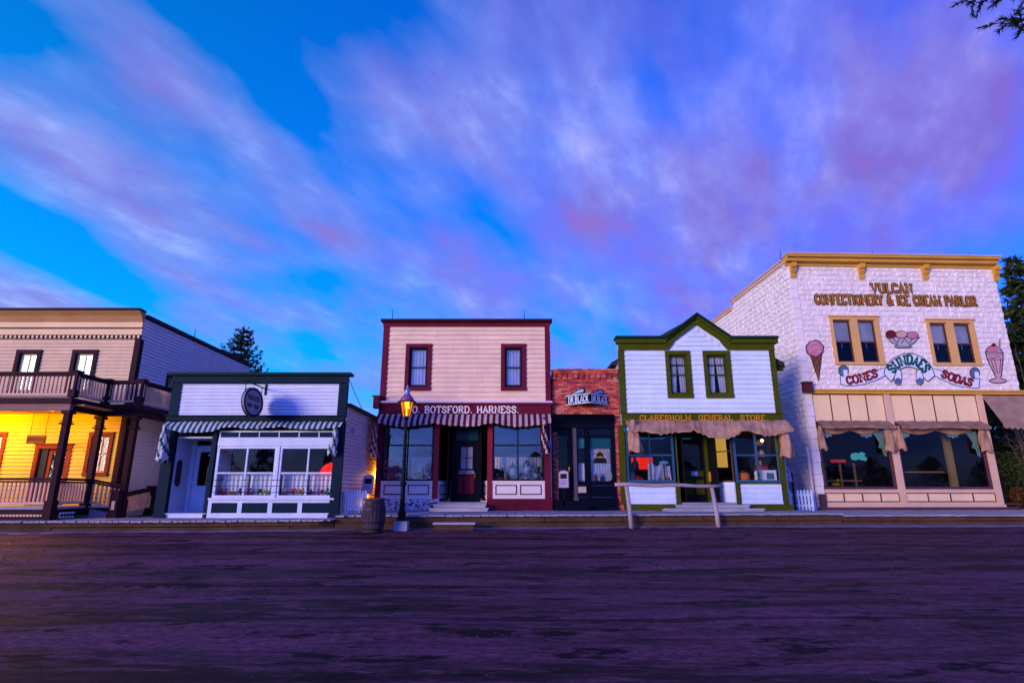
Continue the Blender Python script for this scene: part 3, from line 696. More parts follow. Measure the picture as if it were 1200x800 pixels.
    b = MB(); b.box(dx0, dx1+.1, Y-.02, Y+D-.01, zb+.003, zb+.115); b.box(dx0, dx1+.1, Y-.05, Y+D-.01, zb+.116, zb+.14); b.build('door_step', M_lil, t)
    # awning slack over the whole front
    aw = awning(t, pl, x0+.02, x1-.05, z(493.5), z(499), .28, [M_stw, M_stt], .175, lambda u: .20*math.sin(math.pi*u/.36) if u < .36 else (.06*math.sin(math.pi*(u-.36)/.3) if u < .66 else .08*math.sin(math.pi*(u-.66)/.34)), .055, label='white and teal striped slack awning')
    drape(aw, pl, x0-.02, x0+.3, z(541), z(500), .1, .5, [M_stw, M_stt, M_stw])
    drape(aw, pl, x1-.38, x1-.1, z(533), z(503), .1, .4, [M_stw, M_stt, M_stw])
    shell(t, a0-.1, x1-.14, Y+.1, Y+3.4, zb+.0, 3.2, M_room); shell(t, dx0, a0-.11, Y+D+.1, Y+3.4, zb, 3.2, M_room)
    tr = MB(); tr.box(a0, x1-.35, Y+.1, Y+.9, zsl-.12, zsl-.07); tr.build('window_shelf', M_fascia, t)
    # ---- things in the window
    for i, (p, q) in enumerate(((a0+.1, (a0+am)/2-.03), ((a0+am)/2+.03, am-.08), (am+.08, (am+a1)/2-.03), ((am+a1)/2+.03, a1-.1))):
        cafe('lace_curtain', pl, p, q, zsl+.02, z(556), -.32, M_lace, 'half height lace curtain behind the railed clinic window, %s pane from the door' % ('first','second','third','fourth')[i], 6, group='lace curtains in the railed clinic window')
    cols = [(.5,.02,.1), (.6,.25,.02), (.10,.02,.2), (.45,.08,.25), (.02,.18,.06), (.6,.45,.03), (.3,.02,.03), (.55,.35,.4)]
    rr = random.Random(5); n = 13
    cn = ['crimson','orange','violet','pink','green','yellow','dark red','pale pink']
    places = ['at the door end of','second from the door end in','third from the door end in','fourth from the door end in','fifth from the door end in','sixth from the door end in','in the middle of','just right of the middle of','ninth from the door end in','fourth from the fence end in','third from the fence end in','second from the fence end in','at the fence end of']
    for i in range(n):
        ax = a0+.25+(a1-a0-.5)*i/(n-1); ci = i % 8; r = rr.uniform(.06, .1); y0 = Y+.2; zz = zsl-.07
        s = thing('flower_pot', '%s flowers in a pot %s the railed window row' % (cn[ci], places[i]), 'flower pot', (ax, y0, zz), 'potted flowers along the clinic window')
        b = MB(); b.lathe((ax, y0, zz), [(r*.6,0),(r*.85,.12),(r*.95,.13),(r*.95,.15),(r*.7,.15)], 12); b.build('pot', paint('pot_clay', (.2,.06,.03)), s, smooth=True)
        b = MB()
        for k in range(7): b.ball((ax+rr.uniform(-r,r), y0+rr.uniform(-r,r)*.6, zz+.2+rr.uniform(0,.14)), rr.uniform(.03,.055), 7)
        b.build('blossom', paint('petal_'+cn[ci].replace(' ', '_'), cols[ci], rough=.6), s, smooth=True)
        b = MB()
        for k in range(5): b.tube([(ax, y0, zz+.14), (ax+rr.uniform(-r,r), y0+rr.uniform(-.03,.03), zz+.22)], .008, 4)
        b.build('stems', paint('stem_green', (.03,.09,.02)), s)
    lx, ly, lz = -5.98, Y+.8, z(556)
    s = thing('hanging_lamp', 'glowing red bell shaped lamp at the right end of the clinic window', 'lamp', (lx, ly, lz))
    b = MB(); b.lathe((lx, ly, lz), [(.38,0),(.36,.12),(.29,.26),(.17,.36),(.06,.41)], 18); b.build('lamp_shade', emit('red_lamp_glow', (1,.015,.01), .85), s, smooth=True)
    b = MB(); b.tube([(lx,ly,lz+.44),(lx,ly,3.2)], .012, 5); b.build('cord', M_iron, s)
    ox, oz = x(370, 560), z(574)
    s = thing('gramophone', 'amber backed dark horn standing behind the right pane of the clinic window', 'ornament', (ox, Y+.75, zsl-.07))
    b = MB(); b.tube([(ox-.22, Y+.75, oz+.42), (ox-.05, Y+.72, oz+.25), (ox+.12, Y+.7, oz+.1), (ox+.3, Y+.66, oz-.02)], [.03,.05,.09,.14], 10); b.build('horn', M_dark, s, smooth=True)
    b = MB(); b.box(ox-.25, ox+.05, Y+.6, Y+.9, zsl-.07, oz+.1); b.box(ox-.3, ox-.16, Y+.62, Y+.66, oz+.1, oz+.5); b.build('cabinet', paint('amber_wood', (.5,.19,.015)), s)
    # ---- oval sign on its bracket (hangs out over the boardwalk)
    sx = x(312, 456); zr = z(456); py = Y-.09
    s = thing('oval_sign', 'oval shop sign with dark rim hanging edge out from the white false front', 'sign', (sx, py, zr))
    b = MB(); b.tube([(sx, Y-.02, zr), (sx, Y-1.55, zr+.02)], .022, 8); b.box(sx-.03, sx+.03, Y-.05, Y-.02, zr-.2, zr+.16)
    for dy in (.32, 1.45): b.tube([(sx, Y-dy, zr), (sx, Y-dy, zr-.32)], .014, 6)
    b.build('bracket', M_iron, s)
    ps = Pl('L', sx)   # faces the left (-x), along = y ; seen from the camera on its right side
    pr = Pl('R', sx); cy, cz, ry, rz = Y-.88, zr-.56, .66, .44
    el = lambda k: [(cy+ry*k*math.cos(R(a)), cz+rz*k*math.sin(R(a))) for a in range(0, 360, 10)]
    b = MB(); b.prism(pr, el(1), -.03, .03); bo = b.build('board', paint('grey_sign_paint', (.33,.29,.36), var=.2), s)
    for q in (pr, ps):
        b = MB(); e = el(.95); stroke(b, q, e, .075, .031, 0, .02, True); b.build('rim', M_teal, bo)
    rr = random.Random(2)
    for q, sg in ((pr, 1), (ps, -1)):
        # worn, unreadable lines of lettering
        for (yy, z0, z1, n) in ((-.40, .05, .21, 9), (-.42, -.18, -.05, 4), (.05, -.18, -.05, 4)):
            b = MB()
            for k in range(n):
                w = .088 if n == 9 else .09; o = yy+k*w*1.02; zt_ = z1 if k % 2 else (z0+z1)/2+.03
                b.pb(q, cy+o, cy+o+.035, .0305, .034, cz+z0, cz+z1)
                b.pb(q, cy+o+.035, cy+o+w*.85, .0305, .034, cz+zt_-.045, cz+zt_)
                if k % 3: b.pb(q, cy+o+.035, cy+o+w*.85, .0305, .034, cz+z0, cz+z0+.04)
            b.build('lettering', M_letd, bo)
    # small white notice on the alley wall
    nx = x1-.06; b = MB(); yy = 19.3; b.pb(Pl('R', nx), yy, yy+.8, .022, .045, 3.0, 3.22)
    s = solo('wall_notice', b, paint('notice_white', (.6,.6,.72)), 'small white notice board with red writing, high on the alley wall', 'sign', (nx+.03, yy, 3.0))
    b = MB(); q = Pl('R', nx)
    for zz, k in ((3.13, 6), (3.05, 5)):
        for i in range(k): b.pb(q, yy+.1+i*.1, yy+.165+i*.1, .0455, .048, zz, zz+.05)
    lo = b.build('lettering', M_letr, s)
    # dark plaque in the alcove
    b = MB(); q = Pl('R', dx0); pp = [(Y+.36+.14*math.cos(R(a)), 1.98+.14*math.sin(R(a))) for a in range(0, 181, 20)]+[(Y+.36+.14*math.cos(R(a)), 1.42+.14*math.sin(R(a))) for a in range(180, 361, 20)]
    b.prism(q, pp, .014, .04); solo('round_ended_plaque', b, paint('plaque_maroon', (.09,.03,.06)), 'dark maroon plaque with rounded ends inside the clinic doorway', 'plaque', (dx0, Y+.36, 1.3))
M_tan2 = paint('pale_pink_siding', (.66,.50,.50), var=.14, grain=(.12,.12,.9), streak=.13)
M_rose2 = paint('pinkish_white_paint', (.66,.50,.56), var=.12)
clinic()
# ================================================================ HARNESS SHOP
def lathe_thing(name, prof, mat, label, cat, loc, n=14, group=None):
    b = MB(); b.lathe(loc, prof, n); return solo(name, b, mat, label, cat, loc, group, smooth=True)
def harness():
    Y = 22.0; x0, x1 = -5.12, 1.5; zb = ZB_M; pl = Pl('F', Y)
    x = lambda u, v: XW(u, v, Y); z = lambda v: ZW(v, Y)
    t = thing('shop_building', 'two storey pinkish shop with maroon trim and striped awning', 'building', (x0, Y, zb))
    zt = z(375); w0, w1 = z(458), z(403)
    wins = [(x(475,430), x(505.5,430), w0, w1), (x(587,430), x(616.5,430), w0, w1)]
    zsd = z(470.5)
    w = MB(); hs = [opening(*q) for q in wins]; siding(w, pl, x0+.24, x1-.2, zsd, z(383), .19, .03, hs); backing(w, pl, x0, x1, z(496), zt-.05, hs); w.build('wall', M_pink, t)
    for q in wins: window(t, pl, *q, M_maroon, M_dark, cw=.15, curtain=(M_lace, 'pair' if q is None else 'full'), glass=G_blue, sw=.07)
    c = MB(); c.pb(pl, x0-.02, x1+.02, 0, .06, z(383), z(378.5)); c.build('frieze', M_maroon, t)
    c = MB(); c.pb(pl, x0-.1, x1+.1, -.3, .2, z(377.5), zt); c.pb(pl, x0-.06, x1+.06, -.1, .13, z(378.5)+.001, z(377.5)-.002); c.build('cornice_cap', paint('dark_plum_metal', (.05,.006,.018)), t)
    for a in ((x0, x0+.24), (x1-.2, x1)): pilaster(t, pl, a[0], a[1], zsd, z(383)-.002, M_maroon, .05, 'corner_board')
    for xx in (x0+.25, x1-1.0): rod(t, xx, Y+.3, zt, .55)
    # ledge, sign fascia
    b = MB(); b.pb(pl, x0-.08, x1+.05, 0, .22, z(472.5), z(470.5)-.002); b.build('ledge', M_rose2, t)
    b = MB(); b.pb(pl, x0-.04, x1+.02, 0, .17, z(475), z(472.5)-.002); b.pb(pl, x0, x1, 0, .1, z(496), z(475)-.002); fa = b.build('sign_fascia', M_maroon, t)
    b = MB(); b.pb(pl, x0-.18, x0+.04, .0, .3, z(479), z(466)); b.pb(pl, x0-.22, x0+.08, .0, .34, z(466), z(464.5)); b.build('end_bracket', M_maroon, t)
    word_parts(fa, M_letw, pl, 'O. BOTSFORD. HARNESS.', x(483.5,480), x(608,480), z(484), z(476.3), d=.102, w=.17, serif=.3)
    # body
    for q, nm in ((Pl('L', x0), 0), (Pl('R', x1), 1)):
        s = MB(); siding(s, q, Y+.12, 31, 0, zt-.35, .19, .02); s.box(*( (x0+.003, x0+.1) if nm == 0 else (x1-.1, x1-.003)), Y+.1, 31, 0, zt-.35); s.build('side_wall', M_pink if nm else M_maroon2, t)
    s = MB(); s.box(x0, x1, Y+.0, 31.1, zt-.35, zt-.25); s.box(x0, x1, 31, 31.1, 0, zt-.35); s.build('roof', M_roof, t)
    # ground floor
    zg0, zg1 = z(563), z(497); zk = z(584)
    for (u0, u1, m) in ((441, 447.5, M_maroon), (507.5, 514, M_red), (571, 577, M_red), (638, 645, M_maroon)):
        a, b_ = x(u0, 545), x(u1, 545); pilaster(t, pl, a, b_, zb+.04, z(496)-.002, m, .05, base=.14 if u0 > 500 else 0)
    aw = [(x(447.5,545), x(507.5,545), x(477,545)), (x(577,545), x(638,545), x(607,545))]
    for i, (a, b_, mm) in enumerate(aw):
        shopwin(t, pl, a+.003, b_-.003, zg0, zg1+.3, M_dark, .06, [mm], [z(521.5)], 0, .08, .05, glass=G_blue)
        b = MB(); b.pb(pl, a, b_, -.08, .02, zk, zg0-.003); b.pb(pl, a, b_, .02, .05, zg0-.06, zg0-.004)
        o = b.build('stall_riser', M_pinkw, t)
        pm = MB(); L = b_-a
        for (p, q) in ((a+.12, a+L*.47), (a+L*.53, b_-.12)):
            r0, r1 = zk+.14, zg0-.15
            pm.pb(pl, p, q, .0205, .035, r0, r0+.035); pm.pb(pl, p, q, .0205, .035, r1-.035, r1); pm.pb(pl, p, p+.035, .0205, .035, r0+.035, r1-.035); pm.pb(pl, q-.035, q, .0205, .035, r0+.035, r1-.035)
        pm.build('panel_moulding', M_dark, o)
    b = MB(); b.pb(pl, x(577,590)-.2, x1, -.1, .06, zb, zk-.003); b.pb(pl, x(577,590)-.2, x1, .06, .1, zk-.1, zk-.004)
    for i in range(34): a = x(577,590)-.15+i*.07; b.pb(pl, a, a+.055, .06, .075, zb+.02, zk-.15)
    b.build('plinth', M_maroon, t)
    b = MB(); e = x(511,590)+.1; b.pb(pl, x0, e, -.1, .05, zb, zk-.003); b.pb(pl, x0, e, .05, .09, zk-.13, zk-.004)
    for i in range(30): a = x0+.02+i*.078; b.pb(pl, a, a+.06, .05, .068, zb+.01, zk-.16)
    b.build('plinth', paint('peeling_white_over_maroon', (.60,.60,.70), chips=(.20,.012,.035), chip_amt=.10, var=.1), t, label='plinth of peeling white paint showing maroon beneath')
    # alcove
    D = 1.0; pd = Pl('F', Y+D); c0, c1 = x(514,545), x(571,545); zf = z(588); zal = z(501)
    d0, d1 = c0+.38, c1-.30
    for s, p, q in ((0, (c0+.0, Y+.02), (d0, Y+D)), (1, (d1, Y+D), (c1, Y+.02))):
        ob = Pl2(p, q); L = ob.len
        shopwin(t, ob, .02, L-.02, zg0, zg1+.2, M_dark, .05, [], [z(521.5)], 0, .06, .04, glass=G_blue, name='alcove_window')
        b = MB(); b.pb(ob, .0, L, -.06, .0, zf, zg0-.003); o = b.build('alcove_riser', M_pinkw, t)
        b = MB(); r0, r1 = zk+.14, zg0-.15
        for (p_, q_, e0, e1) in ((.12, L-.12, r0, r0+.035), (.12, L-.12, r1-.035, r1), (.12, .155, r0+.035, r1-.035), (L-.155, L-.12, r0+.035, r1-.035)): b.pb(ob, p_, q_, .001, .014, e0, e1)
        b.build('panel_moulding', M_dark, o)
    f = MB(); f.pb(pd, d0, d0+.16, -.05, .06, zf, zal+.2); f.pb(pd, d1-.12, d1, -.05, .06, zf, zal+.2); f.pb(pd, d0+.16, d1-.12, -.04, .05, ZW(519, Y+D), ZW(516, Y+D)); f.build('door_frame', M_dark, t)
    b = MB(); b.pb(pd, d0+.16, d1-.12, -.03, -.02, ZW(515.5, Y+D), zal+.15); b.build('transom_pane', paint('teal_transom', (.01,.10,.13), rough=.2), t, label='teal coloured transom over the door')
    frost = paint('frosted_glass', (.50,.46,.50), rough=.3)
    e0, e1 = d0+.165, d1-.125; zc = lambda v: ZW(v, Y+D); W = e1-e0
    dr = door(t, pd, e0, e1, zf+.01, zc(519.5), M_dark, 0, (zc(549), zc(523.5)), [(e0+.1+i*(W-.2)/3+.02, e0+.1+(i+1)*(W-.2)/3-.02, zc(578), zc(557)) for i in range(3)], cols=2, rows=2, M_pan=M_red, glass=frost, label='black door with three maroon panels and four frosted panes', st=.2)
    b = MB(); b.pb(pd, e0+.14, e1-.14, .006, .02, zc(555), zc(551)); o = b.build('door_notice', paint('notice_lilac', (.55,.45,.62)), dr)
    b = MB()
    for i in range(14): a = e0+.18+i*(W-.4)/14; b.pb(pd, a, a+.022, .0205, .023, zc(554.2), zc(551.8))
    b.build('lettering', M_letr, o)
    b = MB(); b.box(c0-.0, c1, Y-.1, Y+D-.01, zb+.002, zf-.003); b.build('alcove_floor', M_deck, t)
    b = MB(); b.box(c0, c1, Y+.03, Y+D+.05, zal+.22, zal+.28); b.build('alcove_ceiling', M_dark, t)
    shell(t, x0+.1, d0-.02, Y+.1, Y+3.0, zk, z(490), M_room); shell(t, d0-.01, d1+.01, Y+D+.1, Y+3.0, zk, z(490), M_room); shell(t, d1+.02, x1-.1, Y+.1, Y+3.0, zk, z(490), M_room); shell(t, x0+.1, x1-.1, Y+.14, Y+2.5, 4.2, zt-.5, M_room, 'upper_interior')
    for i, (a, b_, mm) in enumerate(aw):
        b = MB(); b.box(a, b_, Y+.1, Y+.75, zg0-.02, zg0+.03); b.build('window_shelf', M_fascia, t)
    aa = awning(t, pl, x0-.02, x1-.03, z(484), z(492.5), .50, [M_stm, M_stc], .22, lambda u: .04+.13*abs(math.sin(math.pi*u*3)), .12, label='maroon and cream striped awning')
    drape(aa, pl, x0-.2, x0+.12, z(537), z(496), .12, .5, [M_stc, M_stm]); drape(aa, pl, x1-.42, x1-.14, z(531), z(490), .15, .55, [M_stm, M_stc, M_stm])
    # steps
    s = thing('wooden_steps', 'worn pair of wide plank steps up to the panelled maroon door', 'steps', ((c0+c1)/2, Y-.5, zb))
    for k, (e, y0, h0, h1) in enumerate(((.10, Y-.98, zb+.003, zb+.115), (-.0, Y-.55, zb+.12, zb+.235))):
        b = MB(); b.box(c0-.1-e, c1+e, y0, y0+.40, h1-.04, h1); b.box(c0-.06-e, c1-.04+e, y0+.04, Y-.12, h0, h1-.042); b.build('step', paint('worn_step_wood', (.50,.46,.50), grain=(1.5,14,6), var=.3, chips=(.25,.2,.2), chip_amt=-.03), s)
    # ---- window goods
    zs = zg0+.03; yk = Y+.42
    for (a, b_, lab) in ((aw[0][0]+.08, aw[0][2]-.04, 'left half of the left window'), (aw[0][2]+.04, aw[0][1]-.08, 'right half of the left window'), (aw[1][0]+.08, aw[1][2]-.04, 'left half of the right window'), (aw[1][2]+.04, aw[1][1]-.08, 'right half of the right window')):
        cafe('cafe_curtain', pl, a, b_, zs+.02, z(535), -.62, M_cream_c, 'cream cafe curtain across the '+lab+' of the striped awning shop', 7, group='cream cafe curtains of the striped awning shop')
    wx, wz = x(456.5,549), z(549)
    s = thing('spoked_wheel', 'red spoked wheel on a stand in the left harness window', 'wheel', (wx, yk-.2, zs))
    mr = paint('wheel_red', (.75,.03,.16), rough=.4)
    b = MB(); b.tube([(wx+.31*math.cos(R(a)), yk-.2, wz+.02+.33*math.sin(R(a))) for a in range(0, 361, 15)], .045, 8); b.build('rim', mr, s, smooth=True)
    b = MB()
    for a in range(0, 360, 45): b.tube([(wx, yk-.2, wz+.02), (wx+.29*math.cos(R(a)), yk-.2, wz+.02+.31*math.sin(R(a)))], .022, 6)
    b.ball((wx, yk-.2, wz+.02), .075, 10); b.build('spokes', mr, s)
    b = MB(); b.box(wx-.2, wx+.2, yk-.32, yk-.08, zs, zs+.05); b.box(wx-.07, wx+.07, yk-.24, yk-.16, wz+.36, wz+.52); b.build('stand', mr, s)
    lx = x(490.5,550); y2 = yk-.15
    s = thing('oil_lamp', 'oil lamp with a white shade and green font in the left harness window', 'lamp', (lx, y2, zs))
    b = MB(); b.lathe((lx,y2,zs), [(.11,0),(.10,.03),(.04,.06),(.12,.14),(.13,.2),(.06,.27)], 14); b.build('font', paint('green_glass', (.02,.16,.14), rough=.15), s, smooth=True)
    b = MB(); b.lathe((lx,y2,zs), [(.2,.3),(.19,.34),(.09,.44),(.06,.56),(.05,.6)], 16); b.build('lamp_shade', paint('opal_glass', (.72,.72,.78), rough=.3), s, smooth=True)
    def lantern(u, nm, lab, k=1., mt=None):
        lx = x(u,550); s = thing('lantern', lab, 'lantern', (lx, y2, zs))
        b = MB(); b.lathe((lx,y2,zs), [(.13*k,0),(.14*k,.04*k),(.12*k,.12*k),(.08*k,.15*k)], 12); b.build('base', mt or M_zinc, s, smooth=True)
        b = MB(); b.lathe((lx,y2,zs), [(.08*k,.15*k),(.105*k,.24*k),(.10*k,.34*k),(.07*k,.4*k)], 12); b.build('globe', paint('lantern_glass', (.45,.55,.7), rough=.1), s, smooth=True)
        b = MB(); b.lathe((lx,y2,zs), [(.09*k,.4*k),(.11*k,.42*k),(.06*k,.52*k),(.04*k,.58*k)], 12); b.tube([(lx+.14*k*math.cos(R(a)), y2, zs+.36*k+.42*k*math.sin(R(a))) for a in range(0,181,20)], .009, 5); b.build('hood', mt or M_zinc, s, smooth=True)
    lantern(466, 0, 'small tin lantern beside the red wheel in the left harness window', .7)
    lantern(601, 0, 'dark lantern left of the window bar in the right harness window', 1.1, M_iron)
    lantern(617.5, 0, 'largest grey tin lantern right of the window bar, under a white handle', 1.25)
    b = MB(); lx = x(629.5,550); b.lathe((lx,y2,zs), [(.12,0),(.18,.12),(.17,.24),(.09,.36),(.09,.44),(.16,.5)], 14); solo('vase', b, paint('dark_pewter', (.12,.14,.2), rough=.3, metal=.5), 'dark flared jug at the right end of the right harness window', 'jug', (lx,y2,zs), smooth=True)
    lx = x(584,550); s = thing('saddle', 'dark leather saddle on a stand at the left of the right harness window', 'saddle', (lx, y2, zs))
    b = MB(); b.grid(lambda u, v: (lx-.26+.52*u, y2-.2*math.cos(math.pi*v), zs+.36+.14*(2*u-1)**2+.08*u-.0+.0*v-.26*abs(math.cos(math.pi*v))**1.6), 12, 12); b.build('seat', M_dark, s, smooth=True, solid=.03)
    b = MB(); b.box(lx-.2, lx+.2, y2-.06, y2+.06, zs, zs+.34); b.build('stand', M_fascia, s)
    b = MB(); lx = x(592.5,550); b.lathe((lx,y2-.05,zs), [(.03,0),(.05,.02),(.03,.3)], 8)
    for k in range(8): b.ball((lx+random.uniform(-.08,.08), y2-.05, zs+.35+random.uniform(0,.15)), .05, 7)
    solo('dried_posy', b, paint('posy_pink', (.7,.25,.4)), 'pale pink posy on a stick in the right harness window', 'flowers', (lx,y2-.05,zs))
M_maroon2 = paint('maroon_siding', (.15,.02,.04)); M_pinkw = paint('pinkish_white_riser', (.78,.62,.56), var=.1)  # maroon siding for the shop's left side wall
harness()

# ================================================================ BRICK SHOP
def brick():
    Y = 22.12; x0, x1 = 1.56, 4.16; zb = ZB_M; pl = Pl('F', Y)
    x = lambda u, v: XW(u, v, Y); z = lambda v: ZW(v, Y)
    t = thing('brick_building', 'narrow single storey red brick shop with black timber front', 'building', (x0, Y, zb))
    zt = z(432.5); zc0, zc1 = z(497), z(486)
    w = MB(); w.pb(pl, x0, x1, -.22, 0, zc1-.06, z(438)); w.pb(pl, x0, x1, -.22, .05, z(438), z(435.5)); w.pb(pl, x0, x1, -.22, .10, z(435.5), zt)
    a = x0+.05
    while a < x1-.1: w.pb(pl, a, a+.10, .0, .05, z(444), z(438)-.003); a += .22
    w.pb(pl, x1-.24, x1, -.22, 0, zb, zc1-.063); w.build('wall', M_brick, t)
    s = MB(); s.box(x0, x0+.2, Y+.22, 31, 0, zt-.4); s.box(x1-.2, x1, Y+.22, 31, 0, zt-.4); s.box(x0+.2, x1-.2, 30.8, 31, 0, zt-.4); s.build('side_wall', M_brick, t)
    s = MB(); s.box(x0, x1, Y+.22, 31, zt-.4, zt-.3); s.build('roof', M_roof, t)
    s = MB(); s.lathe((x0+.2, Y+3, zt-.4), [(.12,0),(.12,.6),(.16,.62),(.16,.7)], 10); s.build('flue', M_zinc, t)
    xr = x1-.245
    c = MB(); c.extr([(0,zc0+.02),(.08,zc0+.02),(.10,zc0+.12),(.22,zc1-.06),(.24,zc1-.0),(0,zc1)], x0+.02, xr, 0, pl); c.pb(pl, x0+.02, xr, 0, .05, zc0-.14, zc0+.018); c.build('cornice', M_navy, t)
    ztop = zc0-.145; zk = z(586); zs = z(565)
    for (u0, u1, m) in ((641.5, 645, M_navy), (672, 676, paint('worn_violet_post', (.10,.07,.10))), (687, 690.5, M_navy), (718.5, 722, M_navy)): pilaster(t, pl, x(u0,540), min(x(u1,540), xr), zk, ztop, m, .04, base=.1)
    a0, a1 = x(690.5,540), x(718.5,540); b0, b1 = x(676,540), x(687,540)
    for (p, q, av) in ((b0, b1, []), (a0, a1, [])):
        shopwin(t, pl, p, q, zs, z(511), M_navy, .05, av, [], 0, .07, .04)
        shopwin(t, pl, p, q, z(511)+.003, ztop, M_navy, .04, [p+(q-p)*k/4 for k in (1,2,3)] if q-p > .6 else [(p+q)/2], [], 0, .06, .03, name='transom_window')
        b = MB(); b.pb(pl, p, q, -.06, -.01, zk, zs-.003); b.build('stall_riser', M_navy, t)
        b = MB(); 
        for (m0, m1, e0, e1) in ((p+.05, q-.05, zk+.1, zk+.13), (p+.05, q-.05, zs-.13, zs-.1)): b.pb(pl, m0, m1, -.009, .008, e0, e1)
        b.build('panel_moulding', M_navy2, t)
        bl = MB(); bl.pb(pl, p+.04, q-.04, -.13, -.12, z(524.5), z(510)); solo('roller_blind', bl, M_tealblind, 'teal roller blind half down in the %s window of the brick shop' % ('wide right hand' if q-p > .6 else 'narrow left hand'), 'blind', pl((p+q)/2, -.12, z(524.5)))
        cafe('lace_curtain', pl, p+.05, q-.05, zs+.04, z(543), -.2, M_lace, 'white lace half curtain in the %s window of the brick shop' % ('wide right hand' if q-p > .6 else 'narrow left hand'), 8 if q-p > .6 else 4)
    # tied back upper curtains
    for sd in (0, 1):
        c = MB(); sg = 1 if sd else -1; am = a1-.06 if sd else a0+.06
        c.grid(lambda u, v: pl(am-sg*u*(.12+.34*v**1.5), -.26+.02*math.sin(u*22), z(543)+(z(524)-z(543))*v), 24, 8)
        solo('tied_curtain', c, M_lace, 'tied back lace curtain at the %s of the wide brick shop window' % ('right side' if sd else 'left side'), 'curtain', pl(am, -.26, z(543)), smooth=True)
    g = MB()   # worn gilt flourishes on the glass
    for zz, n, p, q in ((z(529), 8, a0+.16, a1-.2), (z(535.5), 9, a0+.12, a1-.22)):
        for k in range(n): a = p+(q-p)*k/n; g.pb(pl, a, a+(q-p)/n*.55, -.034, -.032, zz-.025, zz+.03*(k % 3)*.6+.02)
    g.build('gilt_decoration', M_gold, t)
    b = MB(); b.pb(pl, x0+.02, xr, -.5, .12, zb, zk-.003); b.pb(pl, x0+.1, x(690,595), .12, .42, zb, zb+.17); b.build('plinth', M_navy, t, label='black plinth with a door step')
    # door, set back slightly
    pd = Pl('F', Y+.25); d0, d1 = x(645,540), x(672,540)
    f = MB(); f.pb(pd, d0-.02, d0+.1, -.05, .2, zk, ztop); f.pb(pd, d1-.08, d1+.0, -.05, .2, zk, ztop); f.pb(pd, d0+.1, d1-.08, -.05, .05, z(505), ztop); f.build('door_frame', M_navy, t)
    dr = door(t, pd, d0+.11, d1-.085, zk+.01, z(505)-.01, M_navy, 0, (zk+.8, z(509)), [(d0+.25, d1-.22, zk+.12, zk+.68)], label='black door with tall dark glass')
    shell(t, x0+.22, xr, Y+.3, Y+2.6, zk, 3.3, M_room)
    b = MB(); b.pb(pl, b0+.02, b1-.04, .010, .03, z(577), z(570)); o = solo('door_notice', b, paint('ivory_card', (.6,.42,.32)), 'small ivory card fixed under the narrow brick shop window', 'notice', pl(b0, .02, z(577)))
    # goods
    b = MB(); p = pl(x(714,557), -.12, z(557)); b.prism(Pl('F', Y+.12), [(p[0]+.13*math.cos(R(a)), p[2]+.19*math.sin(R(a))) for a in range(0, 360, 20)], -.01, .01); s = solo('oval_portrait_plate', b, paint('plate_white', (.6,.55,.55)), 'pale oval plate leaning at the right of the brick shop window', 'plate', (p[0], Y+.12, p[2]-.19))
    for k, (u, c, lab) in enumerate(((698.5, (.4,.03,.1), 'pink bottle at the left of the brick shop window sill'), (703, (.5,.5,.55), 'white jar left of the middle of the brick shop window sill'), (707, (.05,.05,.25), 'blue bottle near the plate on the brick shop window sill'))):
        p = pl(x(u,561), -.14, zs+.05); lathe_thing('bottle', [(.05,0),(.055,.02),(.055,.16),(.02,.22),(.02,.28)], paint('bottle%d' % k, c, rough=.2), lab, 'bottle', p, 10)
    # wedge sign
    sx, zz = x(688,465), z(475); out = .75; hw = .82
    s = thing('wedge_sign', 'black and white two sided wedge sign projecting from the brick wall', 'sign', (sx, Y, zz))
    hh = .37; A, B_, Cc = (sx-hw, Y-.02), (sx, Y-out), (sx+hw, Y-.02)
    b = MB(); P = [A, B_, Cc]; b.hexa if 0 else None
    b.poly([(p[0], p[1], zz) for p in P]); b.poly([(p[0], p[1], zz+hh) for p in P])
    for p, q in ((A, B_), (B_, Cc)): b.poly([(p[0],p[1],zz),(q[0],q[1],zz),(q[0],q[1],zz+hh),(p[0],p[1],zz+hh)])
    bo = b.build('board', M_navy, s)
    for p, q in ((A, B_), (B_, Cc)):
        ob = Pl2(p, q); L = ob.len; b = MB(); b.pb(ob, .0, L, .001, .035, zz, zz+.03); b.pb(ob, .0, L, .001, .035, zz+hh-.03, zz+hh); b.build('border', M_white, bo)
        b = MB(); line_text(b, ob, 'DR.BLACK', .1, L-.06, zz+.065, zz+hh-.065, d=.003, w=.13, serif=.2); b.build('lettering', M_white, bo)
        b = MB(); c0, c1 = .30, L*.80
        b.prism(ob, [(c0,zz+hh+.002),(c0-.08,zz+hh+.09),(c0+.12,zz+hh+.12),(c0+.2,zz+hh+.2),(c1-.05,zz+hh+.24),(c1,zz+hh+.16),(c1-.02,zz+hh+.002)], -.05, -.02); cr = b.build('crest', M_dark, bo)
        b = MB(); b.prism(ob, [(c0+.03,zz+hh+.02),(c0-.02,zz+hh+.07),(c0+.14,zz+hh+.09),(c0+.23,zz+hh+.16),(c1-.08,zz+hh+.19),(c1-.06,zz+hh+.08),(c0+.25,zz+hh+.05)], -.0195, -.014); b.build('ribbon', paint('ribbon_blue_white', (.35,.45,.66)), cr)
M_navy2 = paint('dull_blue_moulding', (.02,.03,.08))
brick()

